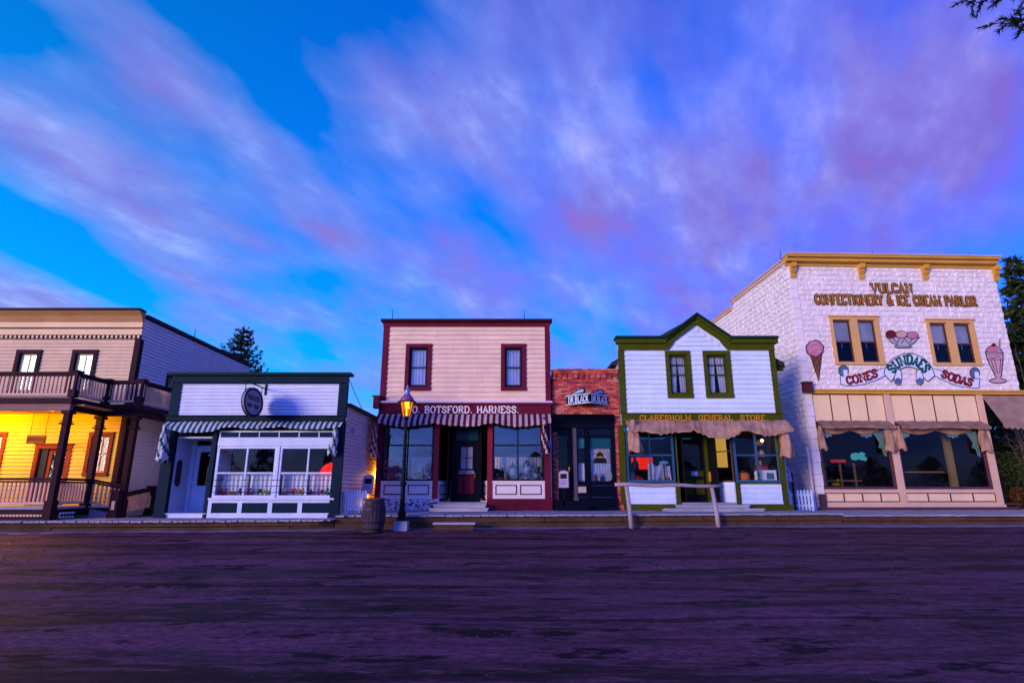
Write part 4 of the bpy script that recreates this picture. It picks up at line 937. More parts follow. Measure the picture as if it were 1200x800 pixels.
# ================================================================ GENERAL STORE
def store():
    Y = 22.0; x0, x1 = 4.2, 10.36; zb = ZB_M; pl = Pl('F', Y)
    x = lambda u, v: XW(u, v, Y); z = lambda v: ZW(v, Y)
    t = thing('shop_building', 'white clapboard shop with olive green trim and a pointed central gable', 'building', (x0, Y, zb))
    ze = z(405); zc = z(398); xp = x(814,371); zp = z(371.5); g0, g1 = x(779,398), x(853.5,398)
    w0, w1 = z(466.5), z(411.5)
    wins = [(x(780.5,438), x(810,438), w0, w1), (x(825,438), x(857,438), w0, w1)]
    zsd = z(484); hs = [opening(*q) for q in wins]
    sl = (zp-zc)/(xp-g0)
    def clip(zz):
        if zz < ze: return (x0+.22, x1-.22)
        return (g0+.3+(zz-ze)/sl, g1-.3-(zz-ze)/sl)
    w = MB(); siding(w, pl, x0+.22, x1-.22, zsd, zp-.35, .19, .03, hs, clip); backing(w, pl, x0, x1, z(500), ze, hs); w.prism(pl, [(g0+.1, ze+.001), (g1-.1, ze+.001), (xp, zp-.1)], -.12, -.004); w.build('wall', M_white, t)
    # eaves and gable trim
    c = MB()
    for a, b_ in ((x0-.0, g0+.02), (g1-.02, x1+.0)): c.pb(pl, a, b_, 0, .09, z(410.5), z(403)); 
    for (a, b_) in ((x0-.12, g0), (g1, x1+.12)): c.pb(pl, a, b_, -.25, .30, zc, zc+.09, 1); c.pb(pl, a+.04, b_, -.1, .2, z(403)+.002, zc-.002)
    for sg, ga in ((1, g0), (-1, g1)):
        q = lambda o0, o1: [(ga+sg*0, zc+o0), (ga, zc+o1), (xp, zp+o1), (xp, zp+o0)]
        c.prism(pl, q(-.30, -.08), .0+.001*sg, .12+.001*sg); c.prism(pl, q(-.08+.002, .02), -.1, .22+.001*sg); c.prism(pl, q(.022, .11), -.25, .32+.001*sg, 1)
        c.prism(pl, [(ga-sg*.1, z(410.5)), (ga-sg*.1, zc-.06), (ga+sg*.35, zc-.06), (ga+sg*.1, z(410.5))], .002, .093)
    c.build('gable_trim', [M_olive, M_greencap], t)
    for a in ((x0, x0+.22), (x1-.22, x1)): pilaster(t, pl, a[0], a[1], zsd, z(410.5)-.002, M_olive, .05, 'corner_board')
    for q in wins: window(t, pl, *q, M_olive, M_oliveD, cw=.15, curtain=(M_lace, 'pair'), glass=G_dark, sw=.06)
    b = MB(); b.pb(pl, x0-.03, x1+.03, 0, .16, z(484.5), zsd-.002); b.build('ledge', M_oliveD, t)
    b = MB(); b.pb(pl, x0, x1, 0, .08, z(500), z(484.5)-.002); fa = b.build('sign_fascia', M_olive, t)
    za, zb_ = z(492.6), z(486.6)
    for s, u0, u1 in (('CLARESHOLM', 749, 809), ('GENERAL', 817.5, 857.5), ('STORE', 866.5, 895.5)):
        b = MB(); line_text(b, pl, s, x(u0,489), x(u1,489), za, zb_, d=.082, w=.16, serif=.3); b.build('lettering', M_orange, fa)
    # body
    for q, nm in ((Pl('L', x0), 0), (Pl('R', x1), 1)):
        s = MB(); siding(s, q, Y+.12, 30, 0, 6.0, .19, .02); s.box(*((x0+.003, x0+.1) if nm == 0 else (x1-.1, x1-.003)), Y+.1, 30, 0, 6.0); s.build('side_wall', M_white, t)
    s = MB(); s.prism(Pl('F', 30.1), [(x0-.25,5.95),(x1+.45,5.95),(x1+.45,6.07),((x0+x1)/2,7.9),(x0-.25,6.07)], 0, 7.9); s.build('roof', M_roof, t)
    s = MB(); s.tube([(x1+.5, Y+.4, 5.95), (x1+.5, 30, 5.95)], .07, 8); s.box(x1+.02, x1+.44, Y+.3, Y+.4, 5.75, 6.15); s.build('gutter', M_oliveD, t)
    # ground floor
    zg0, zg1 = z(564.5), z(507); zk = z(590.5); zr0, zr1 = z(590), z(567.5)
    for (u0, u1) in ((727, 734), (791, 796), (866-5, 866), (914.5, 921)):
        a, b_ = x(u0,560), x(u1,560); pilaster(t, pl, a, b_, zk, zg1+.3 if u0 in (727, 914.5) else zg0, M_olive, .05)
    wl = (x(734,540), x(790.5,540)); wr = (x(861,540), x(914,540))
    for (a, b_) in (wl, wr):
        shopwin(t, pl, a+.003, b_-.003, zg0, zg1+.3, M_blue, .075, [(a+b_)/2], [z(533)], 0, .09, .055)
        b = MB(); siding(b, pl, a+.06, b_-.06, zr0, zg0-.07, .19, .022); b.pb(pl, a, b_, -.1, -.003, zk, zg0-.004); b.build('stall_riser', M_white, t)
        b = MB(); b.pb(pl, a, b_, 0, .07, zg0-.07, zg0-.003); b.build('sill', M_olive, t)
    b = MB(); b.pb(pl, x0-.02, x1+.04, -.12, .07, zb, zk-.003); b.build('plinth', M_olive, t)
    D = 1.0; pd = Pl('F', Y+D); c0, c1 = x(796,560), x(861,560); d0, d1 = c0+.28, c1-.62; zf = z(588.5)
    for s, p, q in ((0, (c0, Y+.02), (d0, Y+D)), (1, (d1, Y+D), (c1, Y+.02))):
        ob = Pl2(p, q); L = ob.len
        shopwin(t, ob, .02, L-.02, zg0, zg1+.3, M_olive if s == 0 else M_fascia, .06, [], [z(528)], 0, .06, .04, name='alcove_window', glass=G_blue if s else G_dark)
        b = MB(); siding(b, ob, .02, L-.02, zf, zg0-.01, .19, .02); b.pb(ob, .0, L, -.06, -.003, zf, zg0-.004); b.build('alcove_riser', M_white, t)
    zc = lambda v: ZW(v, Y+D)
    f = MB(); f.pb(pd, d0, d0+.12, -.05, .06, zf, zg1+.3); f.pb(pd, d1-.12, d1, -.05, .06, zf, zg1+.3); f.pb(pd, d0+.12, d1-.12, -.05, .05, zc(508), zg1+.3); f.build('door_frame', M_olive, t)
    e0, e1 = d0+.125, d1-.125; W = e1-e0; m = (e0+e1)/2
    dr = door(t, pd, e0, e1, zf+.01, zc(508)-.01, M_dark, 0, (zc(549), zc(513)), [(e0+.09, e1-.09, zc(558), zc(551.5)), (e0+.09, m-.04, zc(579), zc(562)), (m+.04, e1-.09, zc(579), zc(562))], M_pan=M_olive, label='black door with three olive green panels', knob=-1, st=.09)
    b = MB(); b.pb(pd, m-.11, m+.14, .021, .03, zc(557.2), zc(552)); b.build('door_notice', paint('notice_blue', (.25,.45,.75)), dr)
    b = MB(); b.box(c0, c1, Y+.0, Y+D-.01, zb+.002, zf-.003); b.build('alcove_floor', M_deck, t)
    b = MB(); b.box(c0, c1, Y+.03, Y+D+.05, zg1+.31, zg1+.36); b.build('alcove_ceiling', M_dark, t)
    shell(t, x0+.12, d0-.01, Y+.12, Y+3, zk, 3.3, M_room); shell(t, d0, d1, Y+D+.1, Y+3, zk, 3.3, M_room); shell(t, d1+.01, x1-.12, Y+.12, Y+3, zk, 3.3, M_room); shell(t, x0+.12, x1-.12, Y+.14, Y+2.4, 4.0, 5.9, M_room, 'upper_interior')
    for a, b_ in (wl, wr): b = MB(); b.box(a, b_, Y+.1, Y+.8, zg0-.03, zg0+.02); b.build('window_shelf', M_fascia, t)
    # canvas
    def sag(u): return .10+.26*math.sin(math.pi*min(u/.4, 1))*.55 if u < .4 else (.10+.40*math.sin(math.pi*(u-.4)/.3) if u < .7 else .10+.22*math.sin(math.pi*(u-.7)/.3))
    aa = awning(t, pl, x0+.12, x1+.1, z(491.5), z(501), .6, [M_canvas], .5, lambda u: .8*sag(u), .09, False, label='slack dusty rose canvas awning sagging in three swoops')
    drape(aa, pl, x0+.1, x0+.62, z(530), z(493), .15, .6, [M_canvas], 5); drape(aa, pl, x1-.38, x1+.08, z(536), z(499), .1, .6, [M_canvas], 4)
    s = thing('wooden_steps', 'broad low grey steps leading to the olive panelled door', 'steps', ((c0+c1)/2, Y-.4, zb))
    for k, (a, b_, y0, h0, h1) in enumerate(((x(774,595), x(884,595), Y-.95, zb+.003, zb+.10), (x(790,590), x(873,590), Y-.5, zb+.105, zb+.215))):
        b = MB(); b.box(a, b_, y0, y0+.42, h1-.04, h1); b.box(a+.04, b_-.04, y0+.04, Y-.075, h0, h1-.042); b.build('step', MATS['worn_step_wood'], s)
    # ---- goods in the two windows
    zs = zg0+.02; X_ = lambda u: x(u,553)
    rc = emit('self_glowing_red_cloth', (.9,.02,.012), .55)  # cloth emits red itself, the interior glow is put into its material
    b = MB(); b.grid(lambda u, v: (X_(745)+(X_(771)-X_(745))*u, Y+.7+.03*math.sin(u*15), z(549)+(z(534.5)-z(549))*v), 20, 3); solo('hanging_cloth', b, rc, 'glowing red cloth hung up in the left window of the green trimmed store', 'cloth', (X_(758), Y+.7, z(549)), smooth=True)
    b = MB(); cx = X_(776); b.grid(lambda u, v: (cx-.42+.84*u, Y+.42+.14*math.sin(u*9+v*2)*v, zs+(.62+.07*math.sin(u*12))*(1-v)+.02), 26, 6); solo('draped_sheet', b, M_lace, 'white sheet draped over a rail in the left store window', 'cloth', (cx, Y+.42, zs), smooth=True, solid=.02)
    b = MB(); cx = X_(781); b.tube([(cx, Y+.25, zs), (cx-.02, Y+.28, z(534))], .03, 8); o = solo('wooden_pole', b, M_fascia, 'wooden pole standing at the right of the left store window', 'pole', (cx, Y+.25, zs))
    b = MB(); b.ball((cx-.02, Y+.2, z(541.5)), .18, 16, (1,.08,.36)); solo('oval_tag', b, paint('tag_blue', (.2,.5,.62)), 'pale blue oval tag fixed to the wooden pole', 'sign', (cx-.02, Y+.2, z(541.5)))
    for k, (u, c, r, h, lab) in enumerate(((738, (.35,.30,.36), .10, .18, 'pale jar at the left end of the left store window'), (742, (.10,.14,.14), .13, .32, 'grey green can second from the left in the left store window'), (749.5, (.4,.01,.02), .14, .22, 'red tin beneath the glowing red cloth'), (754, (.3,.02,.06), .09, .16, 'small crimson tin beside the red tin'), (784.5, (.45,.12,.02), .1, .15, 'orange pot beside the wooden pole'))):
        p = (X_(u), Y+.35, zs); lathe_thing('tin', [(r,0),(r*1.04,.02),(r,h*.8),(r*.8,h),(r*.8,h*1.05)], paint('tin%d' % k, c, rough=.3), lab, 'tin', p, 12)
    b = MB(); cx = X_(748); b.lathe((cx, Y+.5, zs+.2), [(.03,0),(.16,.15),(.13,.5),(.05,.62),(.07,.7)], 10); solo('dress_form', b, M_dark, 'dark dress form at the left of the red cloth', 'dress form', (cx, Y+.5, zs), smooth=True)
    # right window: shelf of jars, posts, orange pot, tins
    s = thing('store_shelf', 'tall wooden shelf unit inside the right store window', 'shelf', (XW(900,540,Y+1.5), Y+1.5, zk))
    xa, xb = XW(884,540,Y+1.5), XW(913,540,Y+1.5)
    b = MB()
    for v in (521.5, 534.5, 545): b.box(xa, xb, Y+1.4, Y+1.7, ZW(v,Y+1.5)-.02, ZW(v,Y+1.5))
    b.build('shelf_board', M_fascia, s); b = MB()
    for xx in (xa, XW(899,540,Y+1.5), XW(908,540,Y+1.5)): b.box(xx, xx+.09, Y+1.36, Y+1.395, zk, ZW(508,Y+1.5))
    b.build('upright', paint('amber_upright', (.42,.19,.05)), s)
    k = 0
    for v, us in ((521.5, (888,892,896,903,907)), (534.5, (886,889,893,896,904,908)), (545, (887,891,905))):
        for u in us:
            k += 1; r = .055+.02*(k % 3); h = .14+.05*(k*7 % 3)
            lathe_thing('jar', [(r,0),(r,h*.75),(r*.6,h*.85),(r*.65,h)], paint('jar%d' % (k % 4), ((.4,.33,.25),(.45,.2,.04),(.2,.25,.2),(.35,.05,.03))[k % 4], rough=.3), ['small pale jar on the store shelves','small amber jar on the store shelves','small greenish jar on the store shelves','small red jar on the store shelves'][k % 4], 'jar', (XW(u,v,Y+1.5), Y+1.5, ZW(v,Y+1.5)+.0), 8, ['pale jars on the store shelves','amber jars on the store shelves','greenish jars on the store shelves','red jars on the store shelves'][k % 4])
    lx, ly, lz = XW(893, 516, 22.9), 22.9, ZW(516, 22.9); s = thing('store_lamp', 'small warm lit globe hanging inside the right store window', 'lamp', (lx, ly, lz))
    b = MB(); b.ball((lx, ly, lz), .07, 12); b.build('globe', emit('store_globe', (1,.62,.25), 1.6), s, smooth=True)
    b = MB(); b.tube([(lx, ly, lz+.06), (lx, ly, 3.3)], .008, 5); b.build('cord', M_iron, s)
    l = bpy.data.lights.new('store_light', 'POINT'); l.energy = 14; l.color = (1,.55,.18); l.shadow_soft_size = .08; lo = bpy.data.objects.new('store_light', l); C.objects.link(lo); lo.parent = s
    s = thing('preserving_pot', 'orange enamel pot with a lid at the left of the right store window', 'pot', (X_(875), Y+.4, zs))
    b = MB(); b.lathe((X_(875),Y+.4,zs), [(.2,0),(.25,.08),(.25,.26),(.2,.32)], 16); b.build('pot_body', paint('orange_enamel', (.55,.13,.02), rough=.25), s, smooth=True)
    b = MB(); b.lathe((X_(875),Y+.4,zs), [(.21,.322),(.2,.35),(.05,.38),(.04,.42)], 16); b.build('lid', M_fascia, s, smooth=True)
    s = thing('tin_box', 'white box with a dark picture at the right of the right store window', 'box', (X_(904), Y+.3, zs)); cx = X_(905)
    b = MB(); b.box(cx-.3, cx+.26, Y+.25, Y+.55, zs, zs+.42); b.build('box_body', paint('box_white', (.62,.62,.66)), s)
    b = MB(); b.box(cx-.12, cx+.16, Y+.243, Y+.249, zs+.08, zs+.32); b.build('picture', paint('box_picture', (.06,.14,.2)), s)
    b = MB(); cx = X_(903); b.box(cx-.25, cx+.2, Y+.6, Y+.8, zs, zs+.62); b.box(cx-.21, cx+.16, Y+.59, Y+.599, zs+.3, zs+.56, 1); solo('dark_red_box', b, [paint('maroon_tin', (.14,.02,.04)), paint('maroon_label', (.3,.05,.08))], 'dark red box standing behind the white box', 'box', (cx, Y+.6, zs))
    b = MB(); cx = X_(891); b.lathe((cx, Y+.35, zs), [(.09,0),(.09,.16),(.06,.18),(.09,.2),(.09,.36),(.04,.4)], 10); solo('stacked_jars', b, paint('bone_china', (.55,.5,.42)), 'two small bone coloured pots stacked in the right store window', 'pots', (cx, Y+.35, zs), smooth=True)
    b = MB(); cx = x(845.5,550); b.lathe((cx, Y+.95, zs), [(.19,0),(.2,.05),(.2,.34),(.14,.4),(.14,.5)], 12); solo('biscuit_barrel', b, paint('amber_tin', (.55,.24,.03), rough=.3), 'amber canister standing behind the angled glass right of the store door', 'canister', (cx, Y+.95, zs), smooth=True)
    b = MB(); cx = x(846,530); b.grid(lambda u, v: (d1+.07+.8*u, Y+1.25, z(546)+(z(505)-z(546))*v), 2, 2); solo('reflection_sheet', b, emit('yellow_reflection_glow', (1,.58,.10), .38), 'added glowing yellow sheet standing in for a reflection in the angled glass right of the store door', 'blind', (d1+.4, Y+1.25, z(546)))  # added glowing sheet in place of a yellow reflection in this glass
store()
# ================================================================ ICE CREAM PARLOUR
VX0, VY0, VA = 12.33, 23.9, R(2.2)
def VP(u, v):
    """image point -> (along, height) on the slightly turned facade"""
    k = (u-600)/F/FW(v); tn = math.tan(VA); y0 = VY0-VX0*tn; xw = k*y0/(1-k*tn); yw = y0+xw*tn
    return ((xw-VX0)/math.cos(VA), H+yw*S(v))
def vthing(name, label, cat, a, zz, group=None):
    return thing(name, label, cat, (VX0+a*math.cos(VA), VY0+a*math.sin(VA), zz), group, VA, (a, 0, zz))
def parlour():
    zb = ZB_R; pl = Pl('F', 0.0); W = 8.0
    X = lambda u, v: VP(u, v)[0]; Z = lambda u, v: VP(u, v)[1]
    t = thing('parlour_building', 'tall white block fronted ice cream shop with yellow bracketed cornice', 'building', (VX0, VY0, zb), None, VA, (0, 0, zb))
    W = VP(1181, 395)[0]; zt = Z(925, 302); zl = Z(1055, 459); 
    wn = []
    for (u0, v0, u1, v1) in ((968.5, 371, 1030, 430), (1082, 373.5, 1142, 430)):
        a0 = X(u0+6, (v0+v1)/2)-.0; a1 = X(u1+2, (v0+v1)/2); wn.append((a0, a1, Z(1055, 428), Z(1055, v0+1.5)))
    hs = [opening(*q) for q in wn]
    w = MB(); rockface(w, pl, .30, W, zl+.05, zt-.42, hs); backing(w, pl, 0, W, zl, zt-.2, hs, -.25); w.build('wall', M_rock, t, smooth=False)
    q = MB(); k = 0; zz = zb+.0
    while zz < zt-.45:   # corner quoin strip, blocks alternate
        q.pb(pl, -.02, .28 if k % 2 else .295, -.02, .055, zz+.006, min(zz+.47, zt-.42)-.006); zz += .47; k += 1
    q.build('corner_quoin', M_rock, t)
    # side wall with stepped parapet (local y runs back)
    ps = Pl('L', 0.0); s = MB(); y1, y2 = 5.9, 13.0
    rockface(s, ps, .02, y1, zb, zt-.2, (), .55, .235); rockface(s, ps, y1+.001, y2, zb, zt-.55, (), .55, .235)
    s.box(.004, .22, .26, y1, zb, zt-.2); s.box(.004, .22, y1+.001, y2, zb, zt-.55); s.build('side_wall', M_rock, t)
    c = MB(); c.box(-.10, .28, -.0, y1+.06, zt-.2, zt-.06); c.box(-.15, .33, .0, y1+.1, zt-.06, zt-.0); c.box(-.1, .28, y1+.11, y2, zt-.55, zt-.41); c.box(-.15, .33, y1+.11, y2+.1, zt-.41, zt-.35); c.build('parapet_cap', M_rose, t)
    s = MB(); s.box(W-.2, W-.002, .26, y2, zl, zt-.2); s.box(.22, W-.2, y2-.2, y2, zb, zt-.6); s.build('rear_wall', M_rock, t)
    s = MB(); s.box(.2, W-.2, .26, y2-.2, zt-.75, zt-.65); s.build('roof', M_roof, t)
    # cornice
    c = MB(); c.extr([(0,zt-.40),(.06,zt-.40),(.08,zt-.30),(.30,zt-.26),(.32,zt-.14),(.46,zt-.10),(.48,zt-.0),(0,zt)], -.18, W+.02, 0, pl); c.pb(pl, -.22, W+.06, -.1, .52, zt+.002, zt+.05, 1); co = c.build('cornice', [M_yellow, M_rose], t)
    for u in (928, 1007.5, 1082, 1164.5):
        a = X(u, 318); b = MB(); h = zt-.405
        b.prism(Pl('L', a-.11), [(0,0)], 0, 0) if 0 else None
        prof = [(0.0,-.62),(.07,-.60),(.10,-.48),(.07,-.40),(.13,-.34),(.20,-.24),(.17,-.17),(.28,-.10),(.31,.08),(0,.08)]
        b.extr([(d, h+zz) for d, zz in prof], a-.10, a+.10, 0, pl); b.extr([(d*.8+.03, h+zz*.9) for d, zz in prof], a-.125, a+.125, 0, pl)
        b.build('bracket', M_yellow, t)
    for u in (915+3, 1027, 1142): a = X(u, 302); rod(t, a, .2, zt, .5)
    # windows
    for i, (a0, a1, z0, z1) in enumerate(wn):
        m = (a0+a1)/2
        b = MB(); b.pb(pl, a0, a1, 0, .09, z1-.12, z1); b.pb(pl, a0-.05, a1+.05, 0, .14, z1+.002, z1+.06); b.pb(pl, a0-.02, a1+.02, 0, .12, z0, z0+.11)
        for p, q2 in ((a0, a0+.14), (m-.14, m+.14), (a1-.14, a1)): b.pb(pl, p, q2, -.2, .085, z0+.11, z1-.121)
        for p, q2 in ((z0+.05, z0+.13), (z1-.14, z1-.06)): b.pb(pl, a0+.14, a1-.14, -.2, -.002, p, q2)
        wi = b.build('window', M_sand, t, label='sand painted double sash window')
        for p, q2 in ((a0+.14, m-.14), (m+.14, a1-.14)):
            s = MB(); j0, j1 = z0+.131, z1-.141; zm = (j0+j1)/2-.02
            for (e0, e1, f0, f1) in ((p, p+.06, j0, j1), (q2-.06, q2, j0, j1), (p+.06, q2-.06, j0, j0+.07), (p+.06, q2-.06, j1-.05, j1), (p+.06, q2-.06, zm-.03, zm+.03)): s.pb(pl, e0, e1, -.12, -.07, f0, f1)
            s.build('sash', M_mauve, wi)
            g = MB(); g.poly([pl(p+.03,-.095,j0+.03), pl(q2-.03,-.095,j0+.03), pl(q2-.03,-.095,j1-.03), pl(p+.03,-.095,j1-.03)]); g.build('pane', G_dark, wi)
            g = MB(); g.pb(pl, p+.01, q2-.01, -.16, -.15, zm, j1); g.tube([pl((p+q2)/2, -.17, zm), pl((p+q2)/2, -.17, zm-.25)], .01, 5); g.build('blind', M_shade, wi)
    shell(t, .3, W-.3, .26, 3, zl+.3, zt-1, M_room, 'upper_interior')
    # lettering
    b = MB(); bb = MB()
    for s, u0, u1, v0, v1 in (('VULCAN', 1021, 1069, 343.5, 333), ('CONFECTIONERY & ICE CREAM PARLOR', 955, 1144, 357.5, 347)):
        a0, a1 = X(u0, v0), X(u1, v0); z0, z1 = Z((u0+u1)/2, v0), Z((u0+u1)/2, v1)
        line_text(bb, pl, s, a0, a1, z0, z1, d=.05, w=.19, serif=.34, grow=.12); line_text(b, pl, s, a0, a1, z0, z1, d=.062, w=.16, serif=.27)
    o = bb.build('lettering_outline', M_letd, t); b.build('lettering', paint('amber_brown_letter', (.44,.17,.03)), o)
    # storefront
    xs = VP(1165, 540)[0]
    b = MB(); b.pb(pl, .0, W+.02, .0, .16, Z(1055, 462), zl+.0); b.pb(pl, .0, W+.05, .0, .22, zl+.002, zl+.07); b.build('lintel', M_yellow, t)
    b = MB(); b.pb(pl, -.12, .22, .06, .32, zl-.08, zl+.30); b.pb(pl, -.15, .25, .06, .36, zl+.302, zl+.36); b.build('end_block', paint('dark_maroon_block', (.10,.02,.03)), t)
    zp0, zp1 = Z(1055, 495), Z(1055, 462)-.003; zw0, zw1 = Z(1055, 573), zp0; zd0, zd1 = Z(1055, 588), Z(1055, 578); zbt = Z(1055, 591)
    s0, mid, s1 = .30, X(1050.5, 540), xs
    b = MB(); b.pb(pl, s0, s1, -.12, 0, zp0, zp1); pn = b.build('sign_panel', M_cream, t)
    posts = [(mid-.13, mid+.13), (s1-.26, s1)]
    for a, b_ in posts:
        o = pilaster(t, pl, a, b_, zbt, zp1, M_rose, .08)
    b = MB()
    for (a, b_) in ((s0, mid-.13), (mid+.13, s1-.26)):
        for i in range(5): aa = a+(b_-a)*i/4; b.pb(pl, aa-.018, aa+.018, .001, .022, zp0+.03, zp1-.03)
        b.pb(pl, a, b_, .001, .02, zp1-.03, zp1); b.pb(pl, a, b_, .001, .02, zp0, zp0+.03)
    b.build('batten', M_mauve, pn)
    for i, (a, b_) in enumerate(((s0+.02, mid-.13), (mid+.13, s1-.26))):
        w = shopwin(t, pl, a+.003, b_-.003, zw0, zw1-.002, M_mauve, .10, [], [], .0, .12, .04)
        b = MB(); b.pb(pl, a, b_, -.12, .06, zd1+.03, zw0-.003); b.build('sill', M_rose, t)
        b = MB(); b.pb(pl, a, b_, -.12, .0, zd0, zd1+.028); o = b.build('stall_riser', M_cream, t)
        b = MB()
        for k in range(5): aa = a+(b_-a)*k/4; b.pb(pl, aa-.02, aa+.02, .001, .025, zd0+.04, zd1)
        b.pb(pl, a, b_, .001, .024, zd0, zd0+.04); b.pb(pl, a, b_, .001, .024, zd1, zd1+.027); b.build('batten', M_mauve, o)
        # fretwork spandrels under the head of the window
        fr = paint('mint_fretwork', (.45,.78,.64)); f = MB(); L = b_-a
        for (p, wd, fl) in ((a+.14, .75, 0), (a+L*.58, .85, 0), (b_-.62, .5, 1)):
            zz = zw1-.34
            pts = [(0,0),(wd,0),(wd-.05,-.1),(wd*.82,-.13),(wd*.72,-.24),(wd*.6,-.22),(wd*.5,-.3),(wd*.4,-.22),(wd*.28,-.24),(wd*.18,-.13),(.05,-.1)] if not fl else [(0,0),(wd,0),(wd,-1.05),(wd-.1,-1.0),(wd-.16,-.72),(wd-.3,-.68),(wd-.22,-.5),(wd-.3,-.3),(.12,-.16)]
            f.prism(pl, [(p+px, zz+pz) for px, pz in pts], -.2, -.17)
        f.build('fretwork', fr, w)
        aw = awning(t, pl, a-.02, b_+.02, Z(1055, 493), Z(1055, 499.5), .45, [M_canvasb, M_canvasb], .24, lambda u: .02+.02*math.sin(u*9), .11, True, label='short brown scalloped awning over the %s window' % ('left' if i == 0 else 'right'))
        drape(aw, pl, a-.12, a+.2, Z(a, 532) if 0 else Z(1000, 527), Z(1000, 499), .06, .35, [M_canvas], 4); drape(aw, pl, b_-.42, b_+.02, Z(1000, 529), Z(1000, 499), .06, .4, [M_canvas], 4)
        sw = MB(); sw.grid(lambda u, v: pl(a+.2+(L-.6)*u, -.02-.0, zw1-.28-.16*abs(math.sin(math.pi*u*2))*(1-v)-.04+.0*v+.14*v), 40, 3); sw.build('swag', M_canvas, w, smooth=True)
    b = MB(); b.pb(pl, s0, s1+.03, -.15, .12, zbt-.09, zbt-.002); b.pb(pl, s0, s1, -.1, .06, zbt, zd0-.003); b.build('base_rail', M_rose, t)
    b = MB(); b.pb(pl, -.02, s1+.55, -.3, .1, zb-.05, zbt-.093); b.pb(pl, s1+.05, s1+.6, -1.2, .16, zbt-.0, zbt+.05); b.pb(pl, -.0, .3, .06, .1, zbt-.09, zbt+.42); b.build('plinth', M_mauve, t)
    # right corner: side glazing set back, sloping canvas
    sr = Pl('R', s1)
    pilaster(t, sr, .02, .3, zbt, zp1, M_rose, .02); b = MB(); b.pb(sr, .3, 2.6, -.12, -.002, zbt, zw0); b.build('side_riser', M_cream, t)
    shopwin(t, sr, .3, 2.6, zw0+.003, zp1, M_mauve, .08, [1.45], [], 0, .1, .05)
    b = MB(); b.box(s1+.0, W, 2.62, 2.8, zb, zl); b.build('recess_wall', M_mauve, t)
    b = MB(); b.box(s1-.0, W-.02, .02, 2.6, zl-.12, zl-.05); b.build('recess_ceiling', M_mauve, t)
    a0, a1 = s1-.02, W+.35
    c = MB(); c.grid(lambda u, v: pl(a0+(a1-a0)*u, .05+.75*v+.03*math.sin(u*12)*v*(1-v), Z(1055, 463)+(Z(1055, 498)-Z(1055, 463))*v-.05*math.sin(math.pi*u)*v), 16, 6); aw = c.build('awning', M_canvast, t, smooth=True, label='plain tan sloping awning over the corner')
    c = MB(); c.grid(lambda u, v: pl(a0+(a1-a0)*u, .80, Z(1055, 498)-.05*math.sin(math.pi*u)-v*(.12+.08*abs(math.sin(u*math.pi*9)))), 54, 2); c.build('valance', M_canvast, aw)
    shell(t, .3, s1-.1, .15, 5.5, zbt, zp0+.2, M_room2)
    an = MB(); an.box(-1.1, -.1, 2.4, 2.5, zb-.1, Z(930, 529)+.3); an.box(-1.3, -.0, 2.3, 2.5, Z(930, 529)+.3, Z(930, 529)+.38); an.build('lean_to', paint('pinkish_annexe', (.30,.2,.25)), t); b = MB(); b.tube([(-.18, -.03, zb), (-.18, -.03, Z(945, 527)+.1)], .06, 8); b.build('drainpipe', M_rose2, t)
    # goods seen through the glass
    def G(u, v, dy): # local point behind the facade plane, on the sight line of (u, v) roughly
        a, zz = VP(u, v); f = (VY0+dy)/VY0; return ((VX0+a)*f-VX0, dy, H+(zz-H)*f)
    def vsolo(name, mb, mats, lab, cat, p, **k):
        return solo(name, mb, mats, lab, cat, (VX0+p[0]*math.cos(VA)-p[1]*math.sin(VA), VY0+p[0]*math.sin(VA)+p[1]*math.cos(VA), p[2]), rotz=VA, off=p, **k)
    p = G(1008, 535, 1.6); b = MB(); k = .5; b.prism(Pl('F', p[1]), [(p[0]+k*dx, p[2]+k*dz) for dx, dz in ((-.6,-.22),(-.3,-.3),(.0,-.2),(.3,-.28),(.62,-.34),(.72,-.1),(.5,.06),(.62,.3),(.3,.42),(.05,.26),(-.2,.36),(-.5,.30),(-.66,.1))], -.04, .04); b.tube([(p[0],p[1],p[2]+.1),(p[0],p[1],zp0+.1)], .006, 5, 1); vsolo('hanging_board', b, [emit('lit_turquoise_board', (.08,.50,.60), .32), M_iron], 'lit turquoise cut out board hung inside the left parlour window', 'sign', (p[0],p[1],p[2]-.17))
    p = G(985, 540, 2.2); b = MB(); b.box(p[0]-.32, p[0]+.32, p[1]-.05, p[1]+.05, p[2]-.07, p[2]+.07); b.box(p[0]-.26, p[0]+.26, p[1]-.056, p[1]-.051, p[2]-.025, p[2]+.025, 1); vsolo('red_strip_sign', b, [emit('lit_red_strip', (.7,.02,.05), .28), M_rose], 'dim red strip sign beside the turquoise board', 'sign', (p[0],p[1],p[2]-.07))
    p = G(990, 563, 2.4); b = MB(); z0 = zbt
    for dx in (-.7, 0, .65): b.box(p[0]+dx-.035, p[0]+dx+.035, p[1], p[1]+.06, z0, H+(Z(1000, 542)-H)*1.1)
    b.box(p[0]-.7, p[0]+.9, p[1]-.04, p[1]-.002, p[2]-.03, p[2]+.03); vsolo('shelf_frame', b, paint('brown_shelf_wood', (.5,.2,.10)), 'brown wooden rack deep inside the left parlour window', 'rack', (p[0],p[1],z0))
    p = G(981, 566, .9); b = MB(); b.ball((p[0],p[1],p[2]-.05), .14, 10, (1.3,1,.6)); b.ball((p[0]+.1,p[1],p[2]+.12), .07, 8); vsolo('yellow_ornament', b, paint('duck_yellow', (.65,.36,.01)), 'small yellow ornament on the sill of the left parlour window', 'ornament', (p[0],p[1],p[2]-.13), smooth=True)
